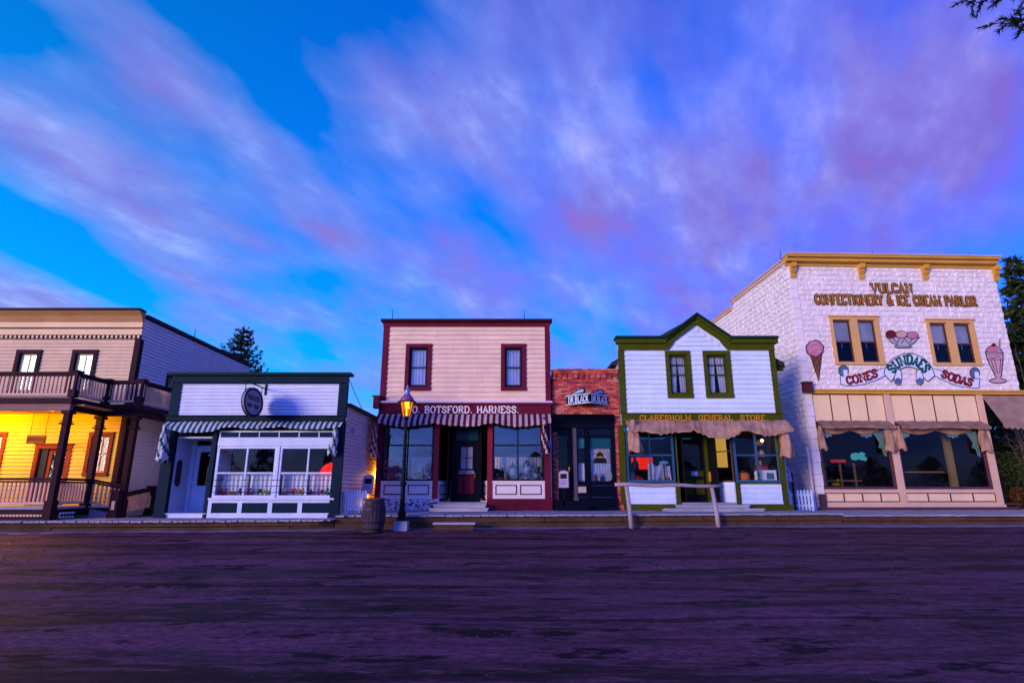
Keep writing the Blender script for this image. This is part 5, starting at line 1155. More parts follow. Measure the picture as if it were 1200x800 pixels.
    for k, (u0, v0, u1, v1, wd) in enumerate(((1112, 520, 1123, 572, .3), (1133, 515, 1139.5, 572, .2), (1142, 520, 1146, 572, .14))):
        p, q = G(u0, v0, 1.3+.4*k), G(u1, v1, 1.3+.4*k); b = MB(); xx = (p[0]+q[0])/2; b.box(xx-wd/2, xx+wd/2, p[1], p[1]+.12, zbt, zp0+.15); b.box(xx-wd/2-.04, xx+wd/2+.04, p[1]-.03, p[1]+.15, zp0-.5, zp0-.4)
        vsolo('lit_column', b, [paint('ochre_column', (.75,.45,.12)), paint('ochre_column2', (.75,.45,.12))], ['widest ochre column inside the right parlour window','middle ochre column inside the right parlour window','thinnest ochre column at the right end inside the parlour window'][k], 'column', (xx,p[1],zbt), group='ochre columns inside the parlour')
    p = G(1118, 515, 2.4); tl = vthing('parlour_lamp', 'small warm lamp hidden behind the head of the right parlour window', 'lamp', p[0], p[2]); OFF[tl.name] = Vector((p[0], 0, p[2]))
    b = MB(); b.ball((p[0], p[1], p[2]), .07, 10); b.build('globe', emit('parlour_globe', (1,.6,.2), 1.6), tl, smooth=True); b = MB(); b.tube([(p[0],p[1],p[2]+.06),(p[0],p[1],zp0+.2)], .008, 5); b.build('cord', M_iron, tl)
    l = bpy.data.lights.new('parlour_light', 'POINT'); l.energy = 14; l.color = (1,.58,.15); l.shadow_soft_size = .08; lo = bpy.data.objects.new('parlour_light', l); C.objects.link(lo); lo.parent = tl; lo.location = (0, p[1], 0)
    p = G(1086, 552, 1.8); b = MB(); b.box(p[0]-.85, p[0]+.9, p[1], p[1]+.5, p[2]-.06, p[2]); b.box(p[0]-.8, p[0]+.85, p[1]+.05, p[1]+.45, zbt, p[2]-.06, 1); vsolo('serving_counter', b, [paint('ochre_counter', (.7,.36,.10)), M_room], 'ochre topped counter inside the right parlour window', 'counter', (p[0],p[1],zbt))

    # ------------ painted cut out signs on the wall, each its own thing
    P2 = lambda pts: [VP(u, v) for u, v in pts]
    def shape(parent, name, px, mat, d0, d1): b = MB(); b.prism(pl, P2(px), d0, d1); return b.build(name, mat, parent)
    def lines(parent, name, pls, mat, w, d, close=False):
        b = MB()
        for i, px in enumerate(pls): stroke(b, pl, P2(px), w, d+.0004*(i % 6), 0, .004, close)
        return b.build(name, mat, parent)
    ink = paint('dark_outline_paint', (.05,.035,.05)); pinki = paint('strawberry_paint', (.62,.20,.28), var=.25); pale = paint('pale_pink_paint', (.66,.36,.38), var=.2); blue_ = paint('slate_blue_paint', (.12,.19,.34), var=.4); ribw = paint('ribbon_white_paint', (.70,.68,.76), var=.08)
    # cone
    e = [(948.6,416.4),(953,417.8),(958,417.3),(961.6,416),(958.4,446.5)]
    a, zz = VP(955, 446); s = vthing('cone_sign', 'painted sign of a pink ice cream cone left of the upper windows', 'sign', a, zz)
    sc_ = [(953.6+10*math.cos(R(q))*(1+.045*math.sin(7*R(q))), 408.8-9.4*math.sin(R(q))*(1+.05*math.cos(5*R(q)))) for q in range(0, 360, 8)]
    c_ = shape(s, 'cone', e, paint('waffle_brown', (.27,.085,.03), var=.2), .05, .062); lines(c_, 'outline', [e], ink, .05, .0625, True)
    lines(c_, 'waffle_lines', [[(950,422),(961,420)],[(951.5,429),(960.4,426)],[(953.5,436),(959.6,433)],[(952,418),(959.6,438)],[(956.5,418),(960,430)],[(957,418),(951.5,427)],[(961,419),(953.8,436)]], ink, .022, .064)
    o = shape(s, 'scoop', sc_, pinki, .064, .078); lines(o, 'outline', [sc_], ink, .045, .0785, True); lines(o, 'highlights', [[(948,404),(951,401.5),(956,402)],[(950,411),(954,407),(959,409)],[(956,414),(960,411)],[(947,409),(949,413)]], pale, .05, .081)
    # sundae dish
    a, zz = VP(1056, 407); s = vthing('sundae_sign', 'painted sign of a sundae dish between the upper windows', 'sign', a, zz)
    bowl = [(1037,394.5),(1076,396),(1069.5,402.5),(1064,405),(1067.5,406.5),(1065,408),(1050,408),(1047,406),(1050.5,404.5),(1044,402)]
    o = shape(s, 'dish', bowl, paint('dish_grey_paint', (.50,.44,.50), var=.3), .05, .062); lines(o, 'outline', [bowl], ink, .04, .0625, True); lines(o, 'facets', [[(1045,396),(1050,402)],[(1053,396),(1050,403)],[(1055,402.5),(1059,397),(1063,402.5)],[(1068,397),(1064,403)],[(1050,406.4),(1065,406.4)]], ink, .03, .064)
    for nm, cx, cy, rx, ry, m in (('scoop', 1042.5, 392, 5.8, 4.6, paint('cherry_paint', (.17,.012,.02))), ('scoop', 1055, 392.2, 6.6, 4.2, paint('peach_paint', (.66,.38,.28), var=.2)), ('scoop', 1068, 393.2, 6.6, 4.2, pinki)):
        ep = [(cx+rx*math.cos(R(q)), cy-ry*math.sin(R(q))) for q in range(0, 360, 20)]; o = shape(s, nm, ep, m, .064+.001*(cx-1042)/13, .076); lines(o, 'outline', [ep], ink, .03, .0765, True)
    # soda glass
    a, zz = VP(1168, 449); s = vthing('soda_sign', 'painted sign of a pink soda glass with a straw at the right edge', 'sign', a, zz)
    gl = [(1153.5,412.5),(1174,413.5),(1174,420),(1172.2,438),(1171.5,442.5),(1168,443.2),(1165.5,442.5),(1163,437),(1155.5,421)]
    o = shape(s, 'glass', gl, pale, .05, .062); lines(o, 'outline', [gl], ink, .045, .0625, True); lines(o, 'facets', [[(1154,415),(1174,416)],[(1155.6,421),(1173.8,422)],[(1160,422),(1165,438)],[(1164,422),(1167.5,438)],[(1171,422),(1170,438)],[(1158,418),(1162,420),(1167,418),(1172,420)]], ink, .028, .064)
    ft = [(1168+10*math.cos(R(q)), 446.3-2.7*math.sin(R(q))) for q in range(0, 360, 20)]; o = shape(s, 'foot', ft, pale, .049, .06); lines(o, 'outline', [ft], ink, .04, .0605, True); o = shape(s, 'stem', [(1165.8,442.6),(1171,442.8),(1172,446),(1165,446)], pale, .0625, .068)
    cr = [(1154.5,412.6),(1154,410),(1157,407),(1160.5,404.8),(1166,405.5),(1170,408.5),(1173,412),(1173,413.2)]; o = shape(s, 'cream', cr, pinki, .064, .075); lines(o, 'outline', [cr], ink, .035, .0755)
    o = shape(s, 'cherry', [(1162.6+2.6*math.cos(R(q)), 404.6-2.1*math.sin(R(q))) for q in range(0, 360, 30)], MATS['cherry_paint'], .076, .085)
    st = [(1168,412),(1168.6,398),(1170.8,398),(1170,412)]; o = shape(s, 'straw', st, ribw, .0765, .084); lines(o, 'bands', [[(1168.1+.05*k,410.6-2.3*k),(1170.2+.05*k,409.8-2.3*k)] for k in range(6)], ink, .05, .0845)
    # ribbon banner
    a, zz = VP(1063, 452); s = vthing('ribbon_sign', 'painted white ribbon banner with three curved words under the upper windows', 'sign', a, zz)
    L1 = [(983.6,440),(984.2,450),(991,452.2),(999.5,452.2),(1012,450),(1025,446),(1036.2,440.6),(1034.6,437.8),(1037.5,430.5),(1022,435.5),(1006,440),(994.5,441)]
    r1 = [(1094.2,440.5),(1111.5,449),(1125.5,453.2),(1141,455),(1145.8,454.2),(1147,444),(1135,443.8),(1118.5,440.4),(1104.5,435.6),(1088.5,431)]
    for nm, px in (('left_arm', L1), ('right_arm', r1)):
        o = shape(s, 'ribbon_arm', px, ribw, .05, .06); lines(o, 'outline', [px], blue_, .035, .0605, True)
    for cx, cy, sg in ((987.3,434.6,1),(1140.8,437,-1)):
        ep = [(cx+5.6*math.cos(R(q)), cy-6.2*math.sin(R(q))) for q in range(0, 360, 20)]; o = shape(s, 'curl', ep, blue_, .0615, .068); lines(o, 'outline', [ep], ink, .035, .0685, True)
        o2 = shape(o, 'fold', [(cx+(-1 if sg < 0 else 1)*0-.5,cy-1),(cx+4.6,cy-1),(cx+4.8,cy+6),(cx+.4,cy+6.4)], ribw, .0725, .076)
    cx, cy = 1063.5, 447
    arch = [(cx+31*math.cos(R(q)), cy-32.5*math.sin(R(q))) for q in range(162, 17, -8)]+[(cx+17*math.cos(R(q)), cy-17*math.sin(R(q))) for q in range(8, 173, 11)]
    arch = [(1034.6,438.4)]+arch[1:18]+[(1094,440.2),(1086,447.4)]+arch[20:-2]+[(1043.2,447.6)]
    o = shape(s, 'ribbon_arch', arch, ribw, .062, .071); lines(o, 'outline', [arch], ink, .035, .0715, True)
    for sg in (1, -1):
        tl = [(cx-sg*13.4,432.2),(cx-sg*9,435),(cx-sg*8.2,443),(cx-sg*9.5,450),(cx-sg*13,451.6),(cx-sg*16.6,448.4),(cx-sg*17,442)]
        tl = [(u, v) for u, v in tl]; q_ = shape(s, 'ribbon_tail', tl, ribw, .073, .079); lines(q_, 'outline', [tl], ink, .03, .0795, True)
        ep = [(cx-sg*12.7+3.6*math.cos(R(g)), 446.6-3.8*math.sin(R(g))) for g in range(0, 360, 24)]; q2 = shape(q_, 'shadow_curl', ep, blue_, .0835, .087)
    def arctext(nm, word, fn, mat, w, grow, dd):
        b = MB(); text(b, pl, word, fn, w=w, d=dd, serif=.34, grow=grow); b.build(nm, mat, s)
    wS = text_w('SUNDAES'); 
    def fs(x, y):
        th = R(152-124*(x/wS)); r = 19.2+10.4*y; return VP(cx+r*math.cos(th), cy-r*1.03*math.sin(th))
    arctext('lettering', 'SUNDAES', fs, M_letg, .26, .02, .0765)
    def straight(u0, v0, u1, v1, h, n, cur):
        def f(x, y):
            q = x/n; nx, ny = (v1-v0), (u1-u0); l = math.hypot(nx, ny); return VP(u0+(u1-u0)*q+nx/l*h*y*1, v0+(v1-v0)*q+cur*4*q*(1-q)-ny/l*h*y)
        return f
    for wd, q in (('CONES', (992, 450.6, 1028, 441.2, 9.2)), ('SODAS', (1101.5, 441.6, 1137, 452.6, 8.6))):
        arctext('lettering', wd, straight(*q, text_w(wd), 1.2), M_letd, .17, .12, .064); arctext('lettering', wd, straight(*q, text_w(wd), 1.2), M_letr, .17, .0, .0735)
M_canvast = clothmat('tan_canvas', (.52,.30,.20), var=.2, transl=.35)
M_room2 = paint('parlour_dark_room', (.016,.012,.014), rough=.9)
parlour()
SUN_E, SUN_C, EXPO = 2.35, (1.0, .78, .62), 0.68
SEED = (3.7, 1.3, 12.0)
BLOBS = [(-.36,.95,.09,.34,-.17,-.37), (-.23,.68,.12,.12,-.12,-.3), (-.99,1.2,.09,.28,-.24,-.2), (-.72,.68,.14,.08,-.12,0), (.23,.80,.05,.16,-.10,-.2), (.05,.92,.04,.14,-.06,-.3), (-.55,1.42,.12,.10,-.12,-.4), (-.26,1.5,.10,.12,-.06,0),
 (-.80,1.03,.16,.36,.14,-.38), (-.57,.80,.07,.14,.10,-.35), (-.07,.9,.11,.24,.12,-.3), (-.40,1.24,.09,.10,.12,-.3), (.12,1.1,.16,.25,.10,-.2), (.65,1.0,.45,.55,.14,0), (.05,1.42,.5,.18,.08,0), (-1.25,1.35,.2,.15,.16,-.3)]
COV = [(.38, 0), (.50, .45), (.66, 1)]
SKY_TINT = (.02, .90, 3.5)
CLEAR_LR = [(.15, (.6,2.2,1.05)), (.42, (.8,1.45,1.05)), (.7, (.9,.9,1.0))]
CLOUD = [(.32, (2.1,1.0,3.5)), (.44, (1.4,1.32,4.9)), (.54, (1.6,1.85,5.7)), (.66, (2.5,3.0,7.0))]
CLOUD_LR = [(.2, (1.0,1.15,1.0)), (.55, (1.0,.95,.98)), (.8, (.98,.74,.88))]
WARM = (.95, 1.45, 5.6)
# ================================================================ GROUND, STREET, BOARDWALKS
CURB = [(-60, 15.2), (-17, 16.45), (-10, 17.0), (-5.6, 17.55), (-5.0, 18.05), (0, 18.5), (6, 19.1), (12, 19.75), (20, 19.9), (60, 20.5)]
def curb(x):
    for (a, b), (c, d) in zip(CURB[:-1], CURB[1:]):
        if a <= x <= c: return b+(d-b)*(x-a)/(c-a)
    return 18
def streetmat():
    m, t, out = nodes('packed_street'); b = N(t, 'ShaderNodeBsdfPrincipled')
    co = coords(t); n1 = noise(t, coords(t, (.13, 1, 1)), 1.3, 6, .66); n2 = noise(t, coords(t, (.2, 1, 1)), 6, 5, .7); n3 = noise(t, co, 55, 3, .7); n4 = noise(t, coords(t, (.16, 1, 1)), 3.4, 5, .72); n5 = noise(t, coords(t, (.5, 1.6, 1)), 1.1, 7, .7)
    grit = noise(t, coords(t, (.6, 1, 1)), 17, 9, .8); clod = noise(t, coords(t, (.45, 1.25, 1)), 2.3, 9, .72)
    tc2 = N(t, 'ShaderNodeTexCoord'); sy = N(t, 'ShaderNodeSeparateXYZ'); t.links.new(tc2.outputs['Object'], sy.inputs[0])
    trk = mth(t, 'SINE', mth(t, 'ADD', mth(t, 'MULTIPLY', sy.outputs[1], 3.4), mth(t, 'MULTIPLY', noise(t, coords(t, (.06, .5, 1)), 1.5, 4, .6), 14)))
    base = mixc(t, ramp(t, n1, [(.40, 0), (.60, 1)]), (.026,.007,.012), (.15,.046,.075))
    base = mixc(t, ramp(t, n2, [(.49, 0), (.60, .6)]), base, (.19,.062,.09))
    base = mixc(t, ramp(t, trk, [(.72, 0), (.97, .75)]), base, (.012,.003,.005))
    base = mixc(t, ramp(t, clod, [(.555, 0), (.585, .93)]), base, (.004,.002,.003))
    base = mixc(t, 1.0, base, ramp(t, grit, [(.36, .35), (.5, 1.0), (.66, 1.9)]), 'MULTIPLY')
    base = mixc(t, ramp(t, n3, [(.68, 0), (.76, .5)]), base, (.26,.11,.11))
    t.links.new(base, b.inputs['Base Color']); b.inputs['Specular IOR Level'].default_value = .07
    t.links.new(ramp(t, n1, [(.3, .5), (.7, .75)]), b.inputs['Roughness'])
    hgt = mth(t, 'ADD', mth(t, 'MULTIPLY', n1, 1.0), mth(t, 'ADD', mth(t, 'MULTIPLY', clod, -.6), mth(t, 'MULTIPLY', grit, .45)))
    bp = N(t, 'ShaderNodeBump'); bp.inputs['Strength'].default_value = .8; bp.inputs['Distance'].default_value = .07
    t.links.new(hgt, bp.inputs['Height']); t.links.new(bp.outputs[0], b.inputs['Normal']); t.links.new(b.outputs[0], out.inputs[0]); return m
def setting():
    b = MB(); b.poly([(-900,-900,-.06),(900,-900,-.06),(900,900,-.06),(-900,900,-.06)])
    kind(b.build('ground', paint('dark_earth', (.05,.04,.035), rough=.95, grain=(.4,.4,.4))), 'structure')
    from mathutils import noise as nz
    b = MB(); nx, ny = 190, 150
    def st(u, v):
        x = -60+120*u; y = -14+(curb(x)+14.3)*v**.75
        h = .055*nz.noise(Vector((x*.10, y*1.1, 2)))+.03*nz.noise(Vector((x*.35, y*3.1, 7)))+.012*nz.noise(Vector((x*1.6, y*6, 1)))
        e = max(0, 1-(curb(x)-y)/1.2)
        return (x, y, h*(1-.7*e)+.004+.02*e)
    b.grid(st, nx, ny); kind(b.build('street', streetmat(), smooth=True), 'structure')
    gm = paint('pale_gravel', (.34,.27,.29), rough=.95, var=.5, grain=(9,9,9), bump=.6)
    b = MB()
    def gv(u, v):
        x = -30+58*u; c = curb(x); w = .38+.20*nz.noise(Vector((x*.7, 3, 0)))+.12*nz.noise(Vector((x*2.3, 9, 0)))+(.25 if x > 4 else 0)
        return (x, c+.22-(w+.15)*(1-v), .03+.035*v+.02*nz.noise(Vector((x*3, v*3, 0)))-.045*(1-v)**2)
    b.grid(gv, 420, 6); kind(b.build('gravel_verge', gm, smooth=True), 'stuff'); 
    bpy.context.scene.collection.children[0].objects['gravel_verge']['label'] = 'pale strip of gravel along the foot of the boardwalk'
    # loose stones on the street: uncountable
    b = MB(); rr = random.Random(9)
    for k in range(6000):
        x = rr.uniform(-22, 22); y = rr.choice((rr.uniform(3, 17.5), rr.uniform(3, 17.5), curb(x)-abs(rr.gauss(0, .5))))
        if y > curb(x)-.03: continue
        r = rr.uniform(.006, .022)*(.55 if y < 9 else 1)*(1.4 if rr.random() < .06 else 1); z = .02+.055*nz.noise(Vector((x*.10, y*1.1, 2)))+.03*nz.noise(Vector((x*.35, y*3.1, 7)))
        p = [(x+r*rr.uniform(.7,1.3)*math.cos(a), y+r*rr.uniform(.7,1.3)*math.sin(a), z-.006) for a in (0, 1.3, 2.5, 3.8, 5.1)]; q = (x+rr.uniform(-.3,.3)*r, y, z+r*.75)
        for i in range(5): b.poly([p[i], p[(i+1) % 5], q])
    o = kind(b.build('loose_stones', paint('stone_grey', (.11,.055,.065), rough=.9, var=.5)), 'stuff'); o['label'] = 'small loose stones scattered over the dark street'; o['category'] = 'stones'
    # boardwalks: planks across, on a timber fascia
    def walk(x0, x1, zt, yb, pw, nm, ext=0):
        b = MB(); x = x0; rr = random.Random(int(x0*10))
        while x < x1-.01:
            w = min(pw, x1-x); yf = curb(x+w/2)-.02+rr.uniform(-.02,.02); dz = rr.uniform(-.006,.006)
            b.box(x+.007, x+w-.007, yf, yb, zt-.045+dz, zt+dz); x += w
        for lo, hi, off in ((.0, .46, .10), (.50, 1.0, .12)):
            x = x0
            while x < x1-.01:
                w = min(rr.uniform(1.9, 3.8), x1-x); ya, yb_ = curb(x)+off, curb(x+w)+off; t = rr.uniform(-.02, .02); h0 = .05 if lo == 0 else .03
                z0, z1 = h0+(zt-.055-h0)*lo+rr.uniform(0, .012), h0+(zt-.055-h0)*hi-rr.uniform(0, .015)
                b.hexa([(x+.01,ya+t,z0),(x+w-.01,yb_+t,z0),(x+w-.01,yb_+t+.05,z0),(x+.01,ya+t+.05,z0),(x+.01,ya+t,z1),(x+w-.01,yb_+t,z1),(x+w-.01,yb_+t+.05,z1),(x+.01,ya+t+.05,z1)], 1)
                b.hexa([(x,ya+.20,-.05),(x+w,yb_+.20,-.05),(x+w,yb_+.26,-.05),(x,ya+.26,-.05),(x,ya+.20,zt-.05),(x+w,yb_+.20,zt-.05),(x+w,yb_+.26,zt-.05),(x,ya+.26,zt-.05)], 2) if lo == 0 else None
                x += w
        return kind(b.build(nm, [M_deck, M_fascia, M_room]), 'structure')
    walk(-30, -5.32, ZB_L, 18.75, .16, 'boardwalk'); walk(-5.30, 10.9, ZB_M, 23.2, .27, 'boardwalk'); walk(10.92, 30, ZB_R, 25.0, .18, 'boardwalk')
    b = MB(); b.box(-30, -12.2, 18.72, 19.5, 0, ZB_L-.004); b.box(-12.2,-11.2, 18.75, 30, 0, ZB_L-.03); b.build('x', M_deck).name = 'side_path'; kind(bpy.data.objects['side_path'], 'structure')
    # street step
    sx0, sx1 = XW(508,616,17.9), XW(557,616,17.9); y = 17.72
    s = thing('street_step', 'low plank step on the street in front of the maroon shop', 'steps', ((sx0+sx1)/2, y, 0))
    b = MB(); b.box(sx0, sx1, y-.02, y+.38, .19, .235); b.build('tread', MATS['worn_step_wood'], s); b = MB(); b.box(sx0+.05, sx1-.05, y+.03, y+.34, .0, .188); b.build('riser', M_fascia, s)
setting()

# ================================================================ STREET FURNITURE
def picket_fence(label, p, q, z0, z1, n, lean=None):
    t = thing('picket_fence', label, 'fence', (p[0], p[1], z0)); ob = Pl2(p, q); L = ob.len
    b = MB()
    for i in range(n):
        c = L*(i+.5)/n; w = L/n*.29; zz = z1+random.uniform(-.02,.02); b.prism(ob, [(c-w,z0),(c+w,z0),(c+w*random.uniform(.9,1.1),zz-.05),(c,zz),(c-w,zz-.05)], 0, .022)
    b.build('pickets', M_white, t)
    b = MB()
    for zz in (z0+.14, z1-.22): b.pb(ob, 0, L, -.045, -.002, zz, zz+.07)
    b.build('rails', M_white, t)
    for e in (-.02, L-.07): b = MB(); b.pb(ob, e, e+.09, -.13, -.047, z0-.12, z1-.03); b.build('post', M_white, t)
def plaque(label, x, y, z0, zt, w, tilt=.0, turn=0):
    t = thing('plaque_stand', label, 'plaque', (x, y, z0), rotz=turn, off=(0,0,0)); pl = Pl('F', 0.0); h = .62
    b = MB(); b.box(-.03, .03, .02, .07, 0, zt-z0-.3); b.build('post', M_iron, t)
    def P(a, d, zz): return (a+tilt*zz, -d+.25*zz*abs(tilt) , zz)
    zz = zt-z0; hw = w/2
    out = [(-hw, zz-h), (hw, zz-h), (hw, zz-.1)]+[(hw*math.cos(R(q)), zz-.1+.1*math.sin(R(q))) for q in range(20, 180, 20)]+[(-hw, zz-.1)]
    b = MB(); b.prism(P, out, .0, .03); o = b.build('panel', paint('plaque_lilac', (.50,.38,.50), var=.1), t)
    b = MB(); stroke(b, P, out, .022, .0305, 0, .006, True); b.build('rim', paint('plaque_rim', (.30,.18,.28)), o)
    b = MB(); b.prism(P, [(-hw*.68, zz-.3), (hw*.68, zz-.3), (hw*.68, zz-.12), (-hw*.68, zz-.12)], .0305, .034); b.build('picture', M_letd, o)
    b = MB()
    for k in range(5): zq = zz-.36-.042*k; b.prism(P, [(-hw*.68, zq-.014), (hw*(.68 if k < 4 else .2), zq-.014), (hw*(.68 if k < 4 else .2), zq), (-hw*.68, zq)], .0305, .033)
    b.build('lettering', paint('plaque_text', (.16,.10,.17)), o)
def furniture():
    picket_fence('white picket fence closing the alley beside the wooden barrel', (-5.36, 18.95), (-4.72, 19.25), ZB_M+.02, 1.17, 8)
    xa, xb = XW(925, 585, 23.0), XW(955, 585, 23.0); picket_fence('white picket fence between the green trimmed store and the block parlour', (xa, 23.0), (xb, 23.1), ZB_R+.03, 1.16, 7)
    b = MB(); b.box(-5.3, -4.75, 19.3, 19.42, ZB_M+.002, ZB_M+.10); solo('lamplit_plank', b, paint('lamplight_on_plank', (.5,.26,.02)), 'plank coloured with amber lamplight, lying under the picket fence by the barrel', 'plank', (-5.0, 19.36, ZB_M))  # amber of the alley lamplight is put into the plank's colour
    plaque('lilac plaque with a dark picture behind the alley picket fence by the barrel', XW(427.5, 565, 19.9), 19.95, ZB_M, ZW(556, 19.9), .36, .10)
    plaque('lilac plaque with a dark picture leaning between the store and the white block wall', XW(929, 555, 22.6), 22.65, ZB_M, ZW(544.5, 22.6), .46, -.20)
    yb = 22.2; plaque('lilac plaque with a dark picture standing before the black door of the brick shop', XW(660.5, 568, 22.0), 21.98, ZB_M, ZW(551, 21.98), .36)
    b = MB(); yy = 21.9; a, c = XW(640.5, 519, yy), XW(646.5, 519, yy); b.box(a, c, yy-.02, yy+.01, ZW(522.5, yy), ZW(516, yy)); solo('blue_notice', b, paint('notice_sky_blue', (.16,.40,.75)), 'small sky blue notice beside the brick shop door', 'notice', ((a+c)/2, yy, ZW(522.5, yy)))
    # barrel
    bx, by = XW(437.5, 605, 17.15), 17.15; t = thing('wooden_barrel', 'weathered wooden barrel with iron hoops standing on the street by the kerb', 'barrel', (bx, by, 0.02)); h = .90
    prof = [(.27,0),(.30,.12),(.335,.30),(.345,.45),(.335,.60),(.30,.78),(.275,.88)]
    b = MB(); b.lathe((bx,by,.02), prof, 22)
    n = 22
    for k in range(n):   # stave gaps
        a = 2*math.pi*k/n
        for (r0, z0), (r1, z1) in zip(prof[:-1], prof[1:]):
            p = [(bx+(r+.004)*math.cos(a+d), by+(r+.004)*math.sin(a+d), .02+z) for r, z, d in ((r0,z0,-.016),(r0,z0,.016),(r1,z1,.016),(r1,z1,-.016))]; b.poly(p, 1)
    b.build('staves', [paint('barrel_wood', (.11,.065,.08), rough=.75, var=.5, grain=(9,9,1.5), bump=.4), M_dark], t)
    for z0, z1, r0, r1 in ((.05,.11,.292,.308),(.24,.30,.332,.343),(.60,.66,.343,.332),(.78,.85,.307,.290)):
        b = MB(); b.lathe((bx,by,.02), [(r0-.02,z0),(r0,z0),(r1,z1),(r1-.02,z1)], 24); b.build('hoop', paint('dark_hoop_iron', (.05,.04,.055), rough=.5, metal=.6), t, smooth=False)
    b = MB(); b.lathe((bx,by,.02), [(.29,.885),(.30,.89),(.30,.925),(.28,.935)], 24); b.build('lid', paint('lid_wood', (.30,.09,.05), rough=.7, var=.4, grain=(3,12,3)), t)
    # street lamp
    lx, ly = XW(470.5, 612, 17.75), 17.75; t = thing('street_lamp', 'lit amber lantern on a slender black post by the barrel', 'street lamp', (lx, ly, 0))
    b = MB(); b.box(lx-.2, lx+.2, ly-.2, ly+.2, -.05, .27); b.box(lx-.17, lx+.17, ly-.17, ly+.17, .27, .29); b.build('base_block', M_conc, t)
    zl = ZW(488, ly); zt = ZW(471, ly)
    b = MB(); b.lathe((lx,ly,.29), [(.15,0),(.15,.06),(.11,.10),(.125,.22),(.09,.30),(.075,.36),(.07,1.0),(.10,1.03),(.10,1.09),(.06,1.14),(.045,zl-.29-.12),(.075,zl-.29-.06),(.03,zl-.29-.04),(.11,zl-.29)], 14); b.build('post', M_iron, t, smooth=False)
    r0, r1 = .125, .205
    b = MB()
    for k in range(6): a = R(60*k+12); b.beam((lx+r0*math.cos(a), ly+r0*math.sin(a), zl), (lx+r1*math.cos(a), ly+r1*math.sin(a), zt), .022, .022)
    b.lathe((lx,ly,zt), [(r1,-.0),(.29,-.01),(.29,.025),(r1,.03)], 6, ph=R(12)); b.build('lantern_frame', M_iron, t)
    gm, tt, out = nodes('amber_lantern_glass'); em = N(tt, 'ShaderNodeEmission'); em.inputs[0].default_value = (1,.26,.005,1); em.inputs[1].default_value = .75
    tr = N(tt, 'ShaderNodeBsdfTransparent'); tr.inputs[0].default_value = (1,.72,.25,1); gl = N(tt, 'ShaderNodeBsdfGlossy'); gl.inputs[1].default_value = .1; mx = N(tt, 'ShaderNodeMixShader'); mx.inputs[0].default_value = .6; mx2 = N(tt, 'ShaderNodeMixShader'); mx2.inputs[0].default_value = .08
    tt.links.new(tr.outputs[0], mx.inputs[1]); tt.links.new(em.outputs[0], mx.inputs[2]); tt.links.new(mx.outputs[0], mx2.inputs[1]); tt.links.new(gl.outputs[0], mx2.inputs[2]); tt.links.new(mx2.outputs[0], out.inputs[0])
    b = MB(); b.lathe((lx,ly,0), [(r0*.9,zl+.01),(r0-.012,zl+.05),(r1-.015,zt-.01)], 6, ph=R(12)); b.build('lantern_glass', gm, t)
    b = MB(); b.lathe((lx,ly,zt+.03), [(.235,0),(.22,.05),(.14,.17),(.09,.20)], 12); b.build('lantern_hood', paint('violet_hood', (.34,.10,.26), rough=.3, metal=.3), t, smooth=True)
    b = MB(); b.lathe((lx,ly,zt+.225), [(.10,0),(.11,.03),(.07,.06),(.09,.10),(.085,.15),(.05,.2),(.02,.24),(.035,.27),(.01,.32)], 12); b.build('finial', paint('blue_grey_metal', (.22,.30,.50), rough=.35, metal=.5), t, smooth=True)
    b = MB(); b.lathe((lx,ly,zl+.05), [(.02,0),(.02,.2),(.06,.26),(.075,.36),(.05,.44),(.01,.47)], 12); b.build('bulb', emit('lamp_bulb', (1,.50,.07), 5), t, smooth=True)
    l = bpy.data.lights.new('lamp_light', 'POINT'); l.energy = 70; l.color = (1,.5,.08); l.shadow_soft_size = .1; o = bpy.data.objects.new('lamp_light', l); C.objects.link(o); o.parent = t; o.location = (0,0,zl+.38)
    # alley wall lamp hidden behind the maroon shop's front corner: lights the pinkish side wall
    ax, ay, az = -5.13, 23.5, 1.9; t = thing('alley_lamp', 'amber wall lamp on the side of the maroon shop, back in the alley', 'lamp', (ax, ay, az))
    b = MB(); b.box(ax, ax+.08, ay-.06, ay+.06, az-.1, az+.1); b.tube([(ax+.04, ay, az+.05), (ax-.1, ay, az+.12), (ax-.14, ay, az+.06)], .014, 6); b.build('bracket', M_iron, t)
    b = MB(); b.ball((ax-.14, ay, az), .07, 10); b.build('bulb', emit('amber_bulb', (1,.5,.05), 8), t, smooth=True)
    l = bpy.data.lights.new('alley_light', 'POINT'); l.energy = 55; l.color = (1,.42,.02); l.shadow_soft_size = .1; o = bpy.data.objects.new('alley_light', l); C.objects.link(o); o.parent = t; o.location = (-.16,-.0,-.14)
    gx, gy = -5.27, 22.25; t = thing('ground_lamp', 'small amber lamp at the foot of the alley wall, hidden behind the barrel', 'lamp', (gx, gy, ZB_M))
    b = MB(); b.lathe((gx,gy,ZB_M), [(.07,.003),(.07,.03),(.02,.05),(.02,.12)], 10); b.build('foot', M_iron, t); b = MB(); b.ball((gx,gy,ZB_M+.17), .055, 10); b.build('bulb', MATS['amber_bulb'], t, smooth=True)
    l = bpy.data.lights.new('ground_light', 'POINT'); l.energy = 30; l.color = (1,.42,.02); l.shadow_soft_size = .06; o = bpy.data.objects.new('ground_light', l); C.objects.link(o); o.parent = t; o.location = (0,0,.27)
    # hitching rail
    ya = curb(4)-.25; pa = (XW(737.5, 600, ya), ya); yc = curb(7.1)-.25; pc = (XW(839, 600, yc), yc)
    t = thing('hitching_rail', 'peeled log hitching rail on two posts before the green trimmed store', 'rail', ((pa[0]+pc[0])/2, (pa[1]+pc[1])/2, 0))
    zr = ZW(567.5, ya)
